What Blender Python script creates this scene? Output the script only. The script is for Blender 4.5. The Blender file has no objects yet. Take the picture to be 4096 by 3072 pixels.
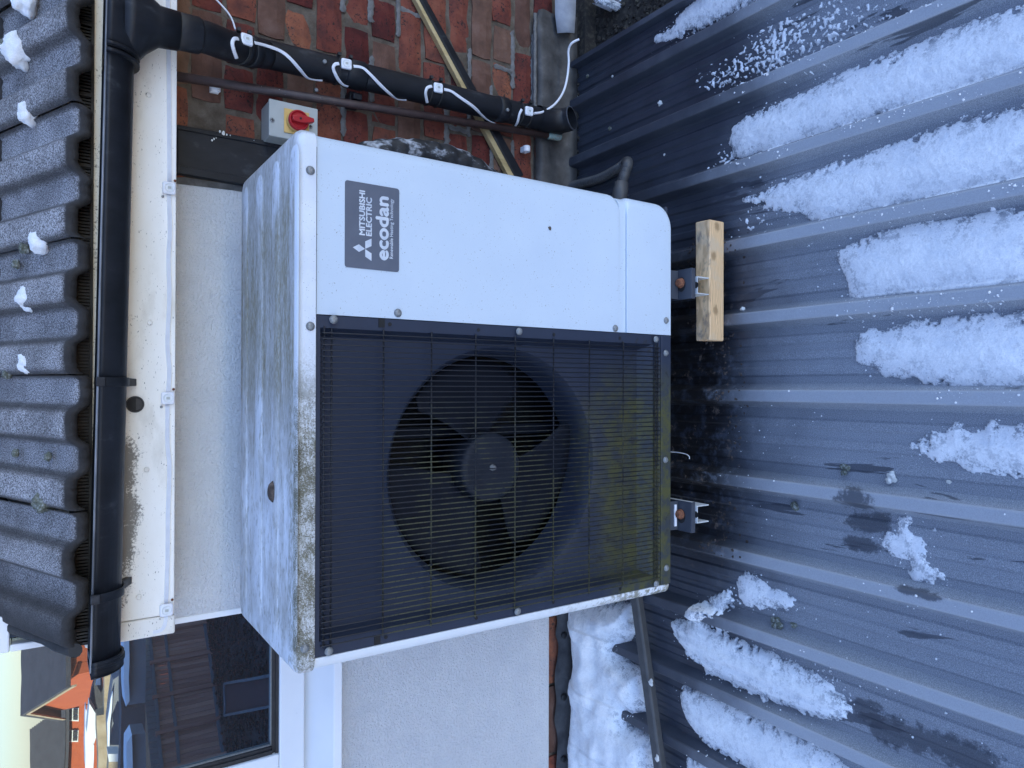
import bpy, math, random
import numpy as np
from mathutils import Vector, Matrix, noise as mnoise
random.seed(7)
R = math.radians
scn = bpy.context.scene
col = scn.collection

# ------------------------------------------------------------------ camera
F_PX = 2856.0
PITCH, YAW, ROLL = R(33.77), R(.4), R(.35)
CAM = np.array([0, 0, 1.46])
_fh = np.array([math.sin(YAW), math.cos(YAW), 0]); _r = np.array([math.cos(YAW), -math.sin(YAW), 0]); _z = np.array([0, 0, 1.])
FW = math.cos(PITCH)*_fh - math.sin(PITCH)*_z
UP = math.sin(PITCH)*_fh + math.cos(PITCH)*_z
RT, UP = _r*math.cos(ROLL) + UP*math.sin(ROLL), -_r*math.sin(ROLL) + UP*math.cos(ROLL)
cd = bpy.data.cameras.new('camera'); cam = bpy.data.objects.new('camera', cd); col.objects.link(cam)
cd.sensor_width = 36; cd.lens = F_PX/4096*36; cd.clip_start = .02; cd.clip_end = 500
m = Matrix.Identity(4)
for i, a in enumerate((-UP, RT, -FW)):          # the phone was held on its side: image right is down
    for j in range(3): m[j][i] = a[j]
for j in range(3): m[j][3] = CAM[j]
cam.matrix_world = m
scn.camera = cam
scn.render.resolution_x, scn.render.resolution_y = 1024, 768

# ------------------------------------------------------------------ world, sun, exposure
SUN_EL, SUN_AZ = R(12), R(-35)                   # azimuth from +Y towards +X
w = bpy.data.worlds.new('World'); scn.world = w; w.use_nodes = True
nt = w.node_tree
sky = nt.nodes.new('ShaderNodeTexSky'); sky.sky_type = 'NISHITA'; sky.sun_disc = False
sky.sun_elevation = SUN_EL; sky.sun_rotation = SUN_AZ; sky.air_density = 1.0; sky.dust_density = .3; sky.ozone_density = 2.5
nt.nodes['Background'].inputs['Strength'].default_value = .15
wt = nt.nodes.new('ShaderNodeMix'); wt.data_type = 'RGBA'; wt.blend_type = 'MULTIPLY'; wt.inputs[0].default_value = 1
wt.inputs[7].default_value = (1.19, .965, 1.0, 1)                              # lilac winter air, the same in every direction
nt.links.new(sky.outputs[0], wt.inputs[6]); nt.links.new(wt.outputs[2], nt.nodes['Background'].inputs['Color'])
sd = bpy.data.lights.new('sun', 'SUN'); sun = bpy.data.objects.new('sun', sd); col.objects.link(sun)
sd.energy = 4.5; sd.angle = R(.5); sd.color = (1, .72, .45)
S = Vector((math.sin(SUN_AZ)*math.cos(SUN_EL), math.cos(SUN_AZ)*math.cos(SUN_EL), math.sin(SUN_EL)))
sun.rotation_euler = S.to_track_quat('Z', 'Y').to_euler()
scn.view_settings.view_transform = 'Standard'; scn.view_settings.look = 'None'
scn.view_settings.exposure = 2.2; scn.view_settings.gamma = 1; scn.view_settings.use_curve_mapping = False
try: scn.cycles.max_bounces = 6
except Exception: pass

# ------------------------------------------------------------------ measuring help: a photo pixel's ray met with a real plane
def ray(x, y): return FW + RT*(1536-y)/F_PX - UP*(x-2048)/F_PX
def PY(x, y, Y): d = ray(x, y); return Vector(CAM + d*(Y-CAM[1])/d[1])
def PZ(x, y, z): d = ray(x, y); return Vector(CAM + d*(z-CAM[2])/d[2])
def CR(ox, oy, pts, k=1024/2212): return [(ox+a*k, oy+b*k) for a, b in pts]

# ------------------------------------------------------------------ object help
WL = {}
def tag(o, label=None, cat=None, group=None, kind=None):
    if label: o['label'] = label
    if cat: o['category'] = cat
    if group: o['group'] = group
    if kind: o['kind'] = kind
    return o
def thing(name, loc, label, cat, group=None):
    o = bpy.data.objects.new(name, None); col.objects.link(o); o.location = loc; o.empty_display_size = .05
    WL[o] = Vector(loc); return tag(o, label, cat, group)
def link(name, me, parent=None, loc=None):
    o = bpy.data.objects.new(name, me); col.objects.link(o)
    if parent is not None: o.parent = parent
    pw = WL[parent] if parent is not None else Vector((0, 0, 0))
    wl = Vector(loc) if loc is not None else pw
    o.location = wl - pw; WL[o] = wl
    return o
def again(src, parent, loc, rot=None, name=None):
    o = src.copy(); col.objects.link(o); o.parent = parent
    pw = WL[parent] if parent is not None else Vector((0, 0, 0))
    o.location = Vector(loc) - pw; WL[o] = Vector(loc)
    if rot is not None: o.rotation_euler = rot
    return o
def frame_axes(t):
    t = t.normalized(); a = Vector((0, 0, 1)) if abs(t.z) < .9 else Vector((1, 0, 0))
    u = t.cross(a).normalized(); return u, t.cross(u).normalized()
class MB:
    def __init__(s): s.v = []; s.f = []; s.sm = []
    def add(s, vs, fs, smooth=False):
        b = len(s.v); s.v += [tuple(p) for p in vs]; s.f += [tuple(i+b for i in f) for f in fs]; s.sm += [smooth]*len(fs); return s
    def box(s, x0, x1, y0, y1, z0, z1, jit=0):
        j = (lambda: random.uniform(-jit, jit)) if jit else (lambda: 0)
        return s.add([(x+j(), y+j(), z+j()) for z in (z0, z1) for x, y in ((x0, y0), (x1, y0), (x1, y1), (x0, y1))],
              [(3,2,1,0), (4,5,6,7), (0,1,5,4), (1,2,6,5), (2,3,7,6), (3,0,4,7)])
    def loops(s, loops, closed=True, cap0=False, cap1=False, smooth=True):
        n = len(loops[0]); vs = [p for l in loops for p in l]; fs = []
        for i in range(len(loops)-1):
            for k in range(n if closed else n-1):
                k2 = (k+1) % n; fs.append((i*n+k, i*n+k2, (i+1)*n+k2, (i+1)*n+k))
        s.add(vs, fs, smooth); b = len(s.v)-len(vs)
        if cap0: s.f.append(tuple(b+k for k in range(n))[::-1]); s.sm.append(False)
        if cap1: s.f.append(tuple(b+(len(loops)-1)*n+k for k in range(n))); s.sm.append(False)
        return s
    def tube(s, path, r, n=12, caps=True, flat=None):
        P = [Vector(p) for p in path]; rr = r if isinstance(r, (list, tuple)) else [r]*len(P); L = []; u = None
        for i, p in enumerate(P):
            t = (P[min(i+1, len(P)-1)]-P[max(i-1, 0)]).normalized()
            if u is None: u, v = frame_axes(t)
            else:
                u = (u - t*u.dot(t)).normalized()
            v = t.cross(u)
            L.append([p + u*(rr[i]*math.cos(2*math.pi*k/n)) + v*(rr[i]*(flat or 1)*math.sin(2*math.pi*k/n)) for k in range(n)])
        return s.loops(L, cap0=caps, cap1=caps)
    def lathe(s, c, axis, prof, n=24, cap0=True, cap1=True):
        c = Vector(c); ax = Vector(axis).normalized(); u, v = frame_axes(ax)
        return s.loops([[c + ax*h + u*(r*math.cos(2*math.pi*k/n)) + v*(r*math.sin(2*math.pi*k/n)) for k in range(n)] for r, h in prof], cap0=cap0, cap1=cap1)
    def prism(s, pts, d):
        d = Vector(d); a = [Vector(p) for p in pts]; b = [p+d for p in a]
        return s.loops([a, b], cap0=True, cap1=True, smooth=False)
    def build(s, name, mat, parent=None, bevel=0, seg=2, loc=None, subsurf=0):
        pw = Vector(loc) if loc is not None else (WL[parent] if parent is not None else Vector((0, 0, 0)))
        me = bpy.data.meshes.new(name); me.from_pydata([(p[0]-pw.x, p[1]-pw.y, p[2]-pw.z) for p in s.v], [], s.f)
        me.polygons.foreach_set('use_smooth', s.sm); me.update()
        import bmesh
        bm = bmesh.new(); bm.from_mesh(me); bmesh.ops.recalc_face_normals(bm, faces=bm.faces); bm.to_mesh(me); bm.free()
        if mat: me.materials.append(mat)
        o = link(name, me, parent, loc)
        if bevel:
            b = o.modifiers.new('bevel', 'BEVEL'); b.width = bevel; b.segments = seg; b.limit_method = 'ANGLE'; b.angle_limit = R(40)
        return o
def rrect(x0, x1, y0, y1, r, n=6):
    out = []
    for cx, cy, a in ((x1-r, y1-r, 0), (x0+r, y1-r, 90), (x0+r, y0+r, 180), (x1-r, y0+r, 270)):
        out += [(cx+r*math.cos(R(a+90*k/n)), cy+r*math.sin(R(a+90*k/n))) for k in range(n+1)]
    return out
def smooth_path(pts, n=8):
    P = [Vector(p) for p in pts]; out = []
    for i in range(len(P)-1):
        a, b, c, d = P[max(i-1, 0)], P[i], P[i+1], P[min(i+2, len(P)-1)]
        for k in range(n):
            t = k/n; out.append(.5*((2*b)+(c-a)*t+(2*a-5*b+4*c-d)*t*t+(3*b-a-3*c+d)*t**3))
    return out+[P[-1]]
def fbm(p, o=4): return mnoise.fractal(p, 1.0, 2.0, o, noise_basis='PERLIN_ORIGINAL')

# ------------------------------------------------------------------ material help
def N(nt, t, ins=None, **props):
    n = nt.nodes.new(t)
    for k, v in props.items(): setattr(n, k, v)
    for k, v in (ins or {}).items():
        s = n.inputs[k]
        if isinstance(v, bpy.types.NodeSocket): nt.links.new(v, s)
        else: s.default_value = v
    return n
def c4(c): return (c[0], c[1], c[2], 1) if not isinstance(c, (int, float)) else (c, c, c, 1)
def ramp(nt, fac, stops):
    n = N(nt, 'ShaderNodeValToRGB', {0: fac}); e = n.color_ramp.elements
    while len(e) > 1: e.remove(e[-1])
    e[0].position, e[0].color = stops[0][0], c4(stops[0][1])
    for p, c in stops[1:]: x = e.new(p); x.color = c4(c)
    return n.outputs[0]
def mix(nt, fac, a, b, mode='MIX'):
    n = nt.nodes.new('ShaderNodeMix'); n.data_type = 'RGBA'; n.blend_type = mode
    for i, v in ((0, fac), (6, a), (7, b)):
        if isinstance(v, bpy.types.NodeSocket): nt.links.new(v, n.inputs[i])
        else: n.inputs[i].default_value = v if i == 0 else c4(v)
    return n.outputs[2]
def mth(nt, op, a, b=0.0, c=None):
    n = nt.nodes.new('ShaderNodeMath'); n.operation = op
    for i, v in ((0, a), (1, b)) + (((2, c),) if c is not None else ()):
        if isinstance(v, bpy.types.NodeSocket): nt.links.new(v, n.inputs[i])
        else: n.inputs[i].default_value = v
    return n.outputs[0]
def noise(nt, vec, scale, detail=6, rough=.6, dist=0):
    return N(nt, 'ShaderNodeTexNoise', {'Vector': vec, 'Scale': scale, 'Detail': detail, 'Roughness': rough, 'Distortion': dist}).outputs[0]
def step(nt, v, a, b):
    return N(nt, 'ShaderNodeMapRange', {0: v, 1: a, 2: b, 3: 0.0, 4: 1.0}, interpolation_type='SMOOTHSTEP').outputs[0]
def new_mat(name):
    m = bpy.data.materials.new(name); m.use_nodes = True; t = m.node_tree
    return m, t, t.nodes['Principled BSDF']
def coords(t, stretch=(1, 1, 1), rnd=True):
    tc = N(t, 'ShaderNodeTexCoord').outputs['Object']
    v = N(t, 'ShaderNodeMapping', {0: tc, 3: stretch}).outputs[0]
    if rnd:
        oi = N(t, 'ShaderNodeObjectInfo').outputs['Random']
        v = N(t, 'ShaderNodeVectorMath', {0: v, 1: N(t, 'ShaderNodeCombineXYZ', {0: mth(t, 'MULTIPLY', oi, 13.1), 1: mth(t, 'MULTIPLY', oi, 7.7), 2: mth(t, 'MULTIPLY', oi, 3.3)}).outputs[0]}, operation='ADD').outputs[0]
    return v
def world_xyz(t):
    s = N(t, 'ShaderNodeSeparateXYZ', {0: N(t, 'ShaderNodeNewGeometry').outputs['Position']})
    return s.outputs[0], s.outputs[1], s.outputs[2]
def bumpn(t, b, h, strength, dist=.002):
    n = N(t, 'ShaderNodeBump', {'Strength': strength, 'Distance': dist, 'Height': h}); t.links.new(n.outputs[0], b.inputs['Normal'])
def pmat(name, stops, scale=30, rough=.6, bump=0, bscale=120, metal=0, spec=.5, stretch=(1, 1, 1), specks=None, hue=0, bdist=.002):
    m, t, b = new_mat(name); v = coords(t, stretch)
    c = ramp(t, noise(t, v, scale, 8, .62), stops)
    if specks:                                           # (scale, threshold, colour)
        sc, th, sc_col = specks
        f = step(t, noise(t, v, sc, 4, .6), th, th+.03); f = mth(t, 'MULTIPLY', f, step(t, noise(t, v, sc*.12, 3), .38, .6))
        c = mix(t, f, c, sc_col)
    if hue:
        oi = N(t, 'ShaderNodeObjectInfo').outputs['Random']
        hs = N(t, 'ShaderNodeHueSaturation', {'Color': c, 'Value': mth(t, 'ADD', 1-hue, mth(t, 'MULTIPLY', oi, 2*hue)), 'Hue': mth(t, 'ADD', .5-hue*.03, mth(t, 'MULTIPLY', oi, hue*.06))}); c = hs.outputs[0]
    t.links.new(c, b.inputs['Base Color']); b.inputs['Metallic'].default_value = metal; b.inputs['Specular IOR Level'].default_value = spec
    rr = mth(t, 'ADD', rough-.08, mth(t, 'MULTIPLY', noise(t, v, scale*1.7, 5), .16)); t.links.new(rr, b.inputs['Roughness'])
    if bump: bumpn(t, b, noise(t, v, bscale, 6, .65), bump, bdist)
    return m

M = {}
M['white_metal'] = pmat('white_metal', [(.3, (.58, .665, .75)), (.7, (.62, .705, .78))], 9, .42, .05, 160, specks=(300, .655, (.2, .2, .17)))
M['cream'] = pmat('cream_paint', [(.22, (.55, .50, .42)), (.42, (.80, .77, .70)), (.7, (.88, .86, .81))], 7, .6, .12, 60, specks=(260, .63, (.05, .045, .04)), stretch=(.6, 1, 1.6))
def fascia_mat():
    m = pmat('dirty_cream_fascia', [(.22, (.58, .54, .46)), (.42, (.86, .83, .76)), (.7, (.93, .91, .86))], 7, .6, .12, 60, specks=(260, .65, (.05, .045, .04)), stretch=(.6, 1, 1.6)); t = m.node_tree; b = t.nodes['Principled BSDF']
    c = b.inputs['Base Color'].links[0].from_socket; v = coords(t, rnd=False); X, Y, Z = world_xyz(t)
    zone = mth(t, 'ADD', mth(t, 'MULTIPLY', step(t, Z, 1.235, 1.315), step(t, mth(t, 'ABSOLUTE', mth(t, 'ADD', X, .27)), .24, .05)), mth(t, 'MULTIPLY', step(t, Z, 1.262, 1.30), .45))
    n_ = mth(t, 'ADD', mth(t, 'MULTIPLY', noise(t, v, 170, 5, .75), .7), mth(t, 'MULTIPLY', noise(t, v, 16, 5, .6), .5))
    k = step(t, mth(t, 'ADD', n_, mth(t, 'MULTIPLY', mth(t, 'SUBTRACT', zone, .5), .24)), .62, .74)
    t.links.new(mix(t, mth(t, 'MULTIPLY', k, .85), c, (.10, .09, .075)), b.inputs['Base Color']); return m
M['render'] = pmat('white_render', [(.3, (.78, .80, .84)), (.7, (.86, .875, .90))], 14, .9, 1.0, 150, spec=.2, bdist=.014)
M['black_plastic'] = pmat('black_plastic', [(.3, (.006, .007, .009)), (.6, (.013, .015, .020)), (.68, (.035, .038, .044)), (.8, (.06, .062, .066))], 22, .48, .15, 120, stretch=(1, 1, .5), spec=.32)
M['gutter_lip'] = pmat('gutter_lip_highlight', [(.4, (.10, .105, .115)), (.6, (.26, .27, .29))], 60, .35, stretch=(.1, 1, 1))  # bright reflection along the lip, put into a paler grey than the gutter
M['black_rough'] = pmat('black_rough', [(.3, (.012, .012, .013)), (.7, (.035, .035, .034))], 50, .7, .4, 200)
M['dark_metal'] = pmat('dark_metal', [(.3, (.045, .052, .068)), (.7, (.06, .068, .085))], 12, .5, .04, 150)
M['fan_plastic'] = pmat('fan_plastic', [(.3, (.006, .008, .014)), (.7, (.010, .013, .021))], 18, .72, .1, 200, spec=.2)
M['hub'] = pmat('fan_hub_plastic', [(.3, (.014, .018, .027)), (.7, (.022, .027, .038))], 25, .6, .1, 200, spec=.3)
M['void'] = pmat('coil_black', [(.3, (.006, .006, .007)), (.7, (.012, .012, .013))], 30, .7)
M['steel'] = pmat('zinc_steel', [(.3, (.20, .21, .21)), (.7, (.34, .35, .35))], 300, .5, .3, 500, metal=.4)
M['rust'] = pmat('rusty_bolt', [(.3, (.10, .035, .018)), (.6, (.24, .09, .045)), (.8, (.34, .16, .09))], 160, .85, .5, 400)
M['label_grey'] = pmat('label_grey', [(.3, (.105, .118, .15)), (.7, (.125, .14, .175))], 25, .45)
M['silver_print'] = pmat('silver_print', [(.3, (.5, .55, .62)), (.7, (.74, .77, .80))], 25, .4)
M['white_plastic'] = pmat('white_plastic', [(.3, (.76, .78, .84)), (.7, (.84, .86, .90))], 60, .35)
M['clear_lens'] = pmat('lens', [(.3, (.66, .70, .72)), (.7, (.80, .83, .84))], 90, .15)
M['brick'] = pmat('brick', [(.18, (.045, .024, .021)), (.36, (.115, .042, .034)), (.52, (.19, .058, .040)), (.70, (.24, .085, .055)), (.86, (.25, .17, .13))], 17, .9, .8, 95, spec=.15, hue=.48, bdist=.004, specks=(150, .57, (.04, .03, .028)))
M['brick_buff'] = pmat('brick_buff', [(.2, (.08, .048, .036)), (.5, (.16, .088, .062)), (.8, (.24, .15, .115))], 17, .9, .7, 95, spec=.2, hue=.3, bdist=.004)
M['mortar'] = pmat('mortar', [(.25, (.07, .055, .042)), (.5, (.135, .11, .085)), (.75, (.20, .17, .14))], 26, .95, 1.0, 150, spec=.1, bdist=.005)
M['pointing'] = pmat('pointing', [(.25, (.13, .125, .118)), (.6, (.22, .215, .205)), (.8, (.28, .275, .265))], 40, .95, 1.0, 150, spec=.1, bdist=.005)
M['lead'] = pmat('lead', [(.25, (.020, .019, .02)), (.45, (.05, .048, .047)), (.6, (.075, .072, .07)), (.78, (.15, .145, .14))], 20, .6, .35, 60, metal=.15)
M['lead_pale'] = pmat('lead_pale', [(.2, (.2, .22, .26)), (.5, (.32, .34, .38)), (.75, (.42, .44, .48))], 18, .7, .35, 60)
M['brown_pipe'] = pmat('brown_pipe', [(.3, (.040, .026, .025)), (.7, (.075, .048, .045))], 40, .5, .2, 120, specks=(150, .70, (.6, .6, .6)))
M['verdigris'] = pmat('verdigris', [(.3, (.10, .17, .16)), (.5, (.26, .37, .35)), (.7, (.20, .12, .09))], 120, .8, .3, 200)
M['switch_grey'] = pmat('switch_grey', [(.3, (.40, .42, .40)), (.7, (.46, .48, .45))], 20, .5, .1, 200)
M['yellow'] = pmat('switch_yellow', [(.3, (.62, .40, .12)), (.7, (.70, .47, .17))], 30, .5)
M['red'] = pmat('switch_red', [(.3, (.38, .012, .018)), (.7, (.48, .018, .025))], 30, .38)
M['yellow_wood'] = pmat('yellow_strip', [(.25, (.20, .15, .06)), (.45, (.48, .36, .17)), (.7, (.58, .46, .25))], 30, .75, .3, 150, stretch=(1, 1, .3))
M['upvc'] = pmat('white_frame_plastic', [(.3, (.76, .79, .82)), (.7, (.82, .84, .86))], 6, .3)
M['gasket'] = pmat('black_gasket', [(.3, (.012, .013, .015)), (.7, (.03, .031, .035))], 40, .5)
M['moss'] = pmat('frosted_moss', [(.25, (.045, .050, .036)), (.5, (.13, .14, .11)), (.75, (.44, .47, .48))], 180, .95, .8, 300)
M['dark_debris'] = pmat('dark_debris', [(.25, (.012, .012, .011)), (.5, (.035, .03, .025)), (.7, (.09, .08, .06)), (.85, (.05, .07, .02))], 60, .95, 1.0, 220)
M['rust_debris'] = pmat('rust_debris', [(.25, (.02, .016, .014)), (.5, (.06, .045, .038)), (.75, (.16, .125, .105))], 90, .95, .6, 300)
M['chip'] = pmat('pale_chip', [(.3, (.5, .5, .46)), (.7, (.8, .8, .77))], 90, .9, .3, 300)
M['conduit'] = pmat('grey_conduit', [(.3, (.045, .047, .05)), (.7, (.07, .072, .076))], 40, .5)

def snow_mat(name, lo, hi):
    m, t, b = new_mat(name); v = coords(t, rnd=False)
    big = noise(t, v, 22, 6, .6); fine = noise(t, v, 330, 4, .75)
    c = ramp(t, big, [(.25, lo), (.6, hi)]); c = mix(t, mth(t, 'MULTIPLY', step(t, noise(t, v, 11, 7, .7), .52, .66), .45), c, (.60, .66, .74)); c = mix(t, mth(t, 'MULTIPLY', step(t, fine, .62, .42), .25), c, (.48, .53, .60))
    thin = N(t, 'ShaderNodeAttribute', attribute_name='thin').outputs['Fac']
    c = mix(t, mth(t, 'MULTIPLY', mth(t, 'MULTIPLY', thin, .85), step(t, mth(t, 'ADD', mth(t, 'MULTIPLY', noise(t, v, 45, 5, .65), .65), mth(t, 'MULTIPLY', noise(t, v, 240, 4, .75), .45)), .56, .46)), c, (.14, .165, .21))
    t.links.new(c, b.inputs['Base Color']); b.inputs['Roughness'].default_value = .85; b.inputs['Specular IOR Level'].default_value = .3
    b.inputs['Subsurface Weight'].default_value = .0
    h = mth(t, 'ADD', mth(t, 'MULTIPLY', noise(t, v, 150, 6, .7), .6), mth(t, 'MULTIPLY', fine, .4)); bumpn(t, b, h, .65, .005)
    return m
M['snow'] = snow_mat('snow', (.86, .88, .90), (.95, .955, .96))
M['snow_soft'] = snow_mat('soft_snow', (.80, .83, .87), (.92, .94, .95))

WET = [(CR(3072, 1536, [q])[0], a, b_) for q, a, b_ in (((800, 1000), .030, .050), ((830, 1210), .026, .045), ((800, 1390), .022, .045), ((960, 1200), .03, .03))]+[(CR(3072, 2304, [q])[0], a, b_) for q, a, b_ in (((1330, 130), .010, .05), ((1050, 1340), .04, .06), ((1250, 1400), .035, .06), ((850, 1170), .03, .05), ((1470, 1460), .03, .05), ((1700, 1560), .04, .08))]
def deck_mat():
    m, t, b = new_mat('frosted_metal_roof'); v = coords(t, rnd=False); X, Y, Z = world_xyz(t)
    tcp = N(t, 'ShaderNodeNewGeometry').outputs['Position']
    base = ramp(t, noise(t, v, 9, 8, .6), [(.3, (.030, .036, .050)), (.6, (.045, .053, .072)), (.8, (.07, .077, .09))])
    vs = N(t, 'ShaderNodeMapping', {0: v, 3: (1, .25, 1)}).outputs[0]
    fine = noise(t, v, 520, 3, .75); mid = noise(t, vs, 34, 6, .65); big = noise(t, v, 3.2, 5, .6)
    cover = mth(t, 'ADD', step(t, Y, 1.42, .75), mth(t, 'MULTIPLY', mth(t, 'SUBTRACT', big, .5), .9))
    crest = step(t, Z, .024, .029)
    film = mth(t, 'MULTIPLY', step(t, cover, .1, .9), mth(t, 'ADD', .34, mth(t, 'MULTIPLY', step(t, fine, .40, .66), .42)))
    bare = step(t, noise(t, N(t, 'ShaderNodeMapping', {0: v, 3: (1.6, .22, 1)}).outputs[0], 9, 5, .6, .6), .61, .63)                   # slabs of frost that slid or melted off
    bare = mth(t, 'MULTIPLY', bare, mth(t, 'SUBTRACT', 1, crest))
    film = mth(t, 'MULTIPLY', film, mth(t, 'SUBTRACT', 1, mth(t, 'MULTIPLY', bare, .8)))
    crestf = mth(t, 'MULTIPLY', crest, mth(t, 'MULTIPLY', step(t, cover, -.05, .75), mth(t, 'ADD', .42, mth(t, 'MULTIPLY', fine, .5))))
    clump = mth(t, 'MULTIPLY', step(t, noise(t, v, 210, 5, .75), .60, .66), step(t, noise(t, vs, 5, 4, .6), .50, .62)); clump = mth(t, 'MULTIPLY', clump, step(t, cover, .35, .8))
    wet = None                                                               # places scuffed bare and left wet
    for (px_, py_), rx, ry in WET:
        q = PZ(px_, py_, .005); dd = N(t, 'ShaderNodeVectorMath', {0: N(t, 'ShaderNodeMapping', {0: tcp, 1: (-q.x/rx, -q.y/ry, 0), 3: (1/rx, 1/ry, 0)}).outputs[0]}, operation='LENGTH').outputs['Value']
        k = step(t, mth(t, 'ADD', dd, mth(t, 'MULTIPLY', mth(t, 'SUBTRACT', noise(t, v, 50, 8, .75), .5), 2.2)), 1.0, .55); wet = k if wet is None else mth(t, 'MAXIMUM', wet, k)
    keepf = mth(t, 'SUBTRACT', 1, mth(t, 'MULTIPLY', wet, .66))
    fr = mth(t, 'MULTIPLY', mth(t, 'MAXIMUM', mth(t, 'MAXIMUM', film, crestf), clump), keepf)
    c = mix(t, fr, base, (.50, .54, .60))
    c = mix(t, mth(t, 'MULTIPLY', wet, .35), c, (.016, .02, .032))
    grit = noise(t, v, 30, 8, .72); near = mth(t, 'MULTIPLY', step(t, Y, 1.08, 1.26), step(t, mth(t, 'ABSOLUTE', mth(t, 'ADD', X, .06)), .52, .26))
    c = mix(t, mth(t, 'MULTIPLY', near, step(t, grit, .34, .52)), c, (.012, .011, .012))
    c = mix(t, mth(t, 'MULTIPLY', near, mth(t, 'MULTIPLY', step(t, noise(t, v, 44, 8, .75), .54, .62), step(t, noise(t, v, 13, 4), .48, .56))), c, mix(t, fine, (.06, .042, .032), (.26, .20, .16)))
    t.links.new(c, b.inputs['Base Color'])
    t.links.new(mth(t, 'ADD', .42, mth(t, 'MULTIPLY', fr, .45)), b.inputs['Roughness'])
    h = mth(t, 'ADD', mth(t, 'MULTIPLY', fr, .5), mth(t, 'ADD', mth(t, 'MULTIPLY', fine, .25), mth(t, 'MULTIPLY', mid, .15))); bumpn(t, b, h, .55, .003)
    return m
M['deck'] = deck_mat()

def tile_mat():
    m, t, b = new_mat('frosted_concrete_tile'); v = coords(t); X, Y, Z = world_xyz(t)
    base = ramp(t, noise(t, v, 25, 8, .7), [(.3, (.018, .017, .018)), (.6, (.038, .036, .036)), (.8, (.07, .065, .06))])
    nz = N(t, 'ShaderNodeSeparateXYZ', {0: N(t, 'ShaderNodeNewGeometry').outputs['Normal']}).outputs[2]
    up = step(t, nz, .40, .92)
    fine = noise(t, v, 360, 4, .75); mid = noise(t, v, 9, 5, .6)
    fr = mth(t, 'MULTIPLY', up, mth(t, 'MULTIPLY', mth(t, 'ADD', .10, mth(t, 'MULTIPLY', step(t, fine, .42, .60), .90)), mth(t, 'ADD', .45, mth(t, 'MULTIPLY', step(t, mid, .3, .7), .40))))
    oi = N(t, 'ShaderNodeObjectInfo').outputs['Random']; fr = mth(t, 'MULTIPLY', mth(t, 'MULTIPLY', fr, mth(t, 'ADD', .78, mth(t, 'MULTIPLY', oi, .35))), step(t, X, -.50, -.33))
    c = mix(t, fr, base, (.66, .655, .68)); t.links.new(c, b.inputs['Base Color']); b.inputs['Roughness'].default_value = .85
    h = mth(t, 'ADD', mth(t, 'MULTIPLY', fine, .6), mth(t, 'MULTIPLY', noise(t, v, 120, 5, .7), .6)); bumpn(t, b, h, .8, .004)
    return m
M['tile'] = tile_mat()

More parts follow.
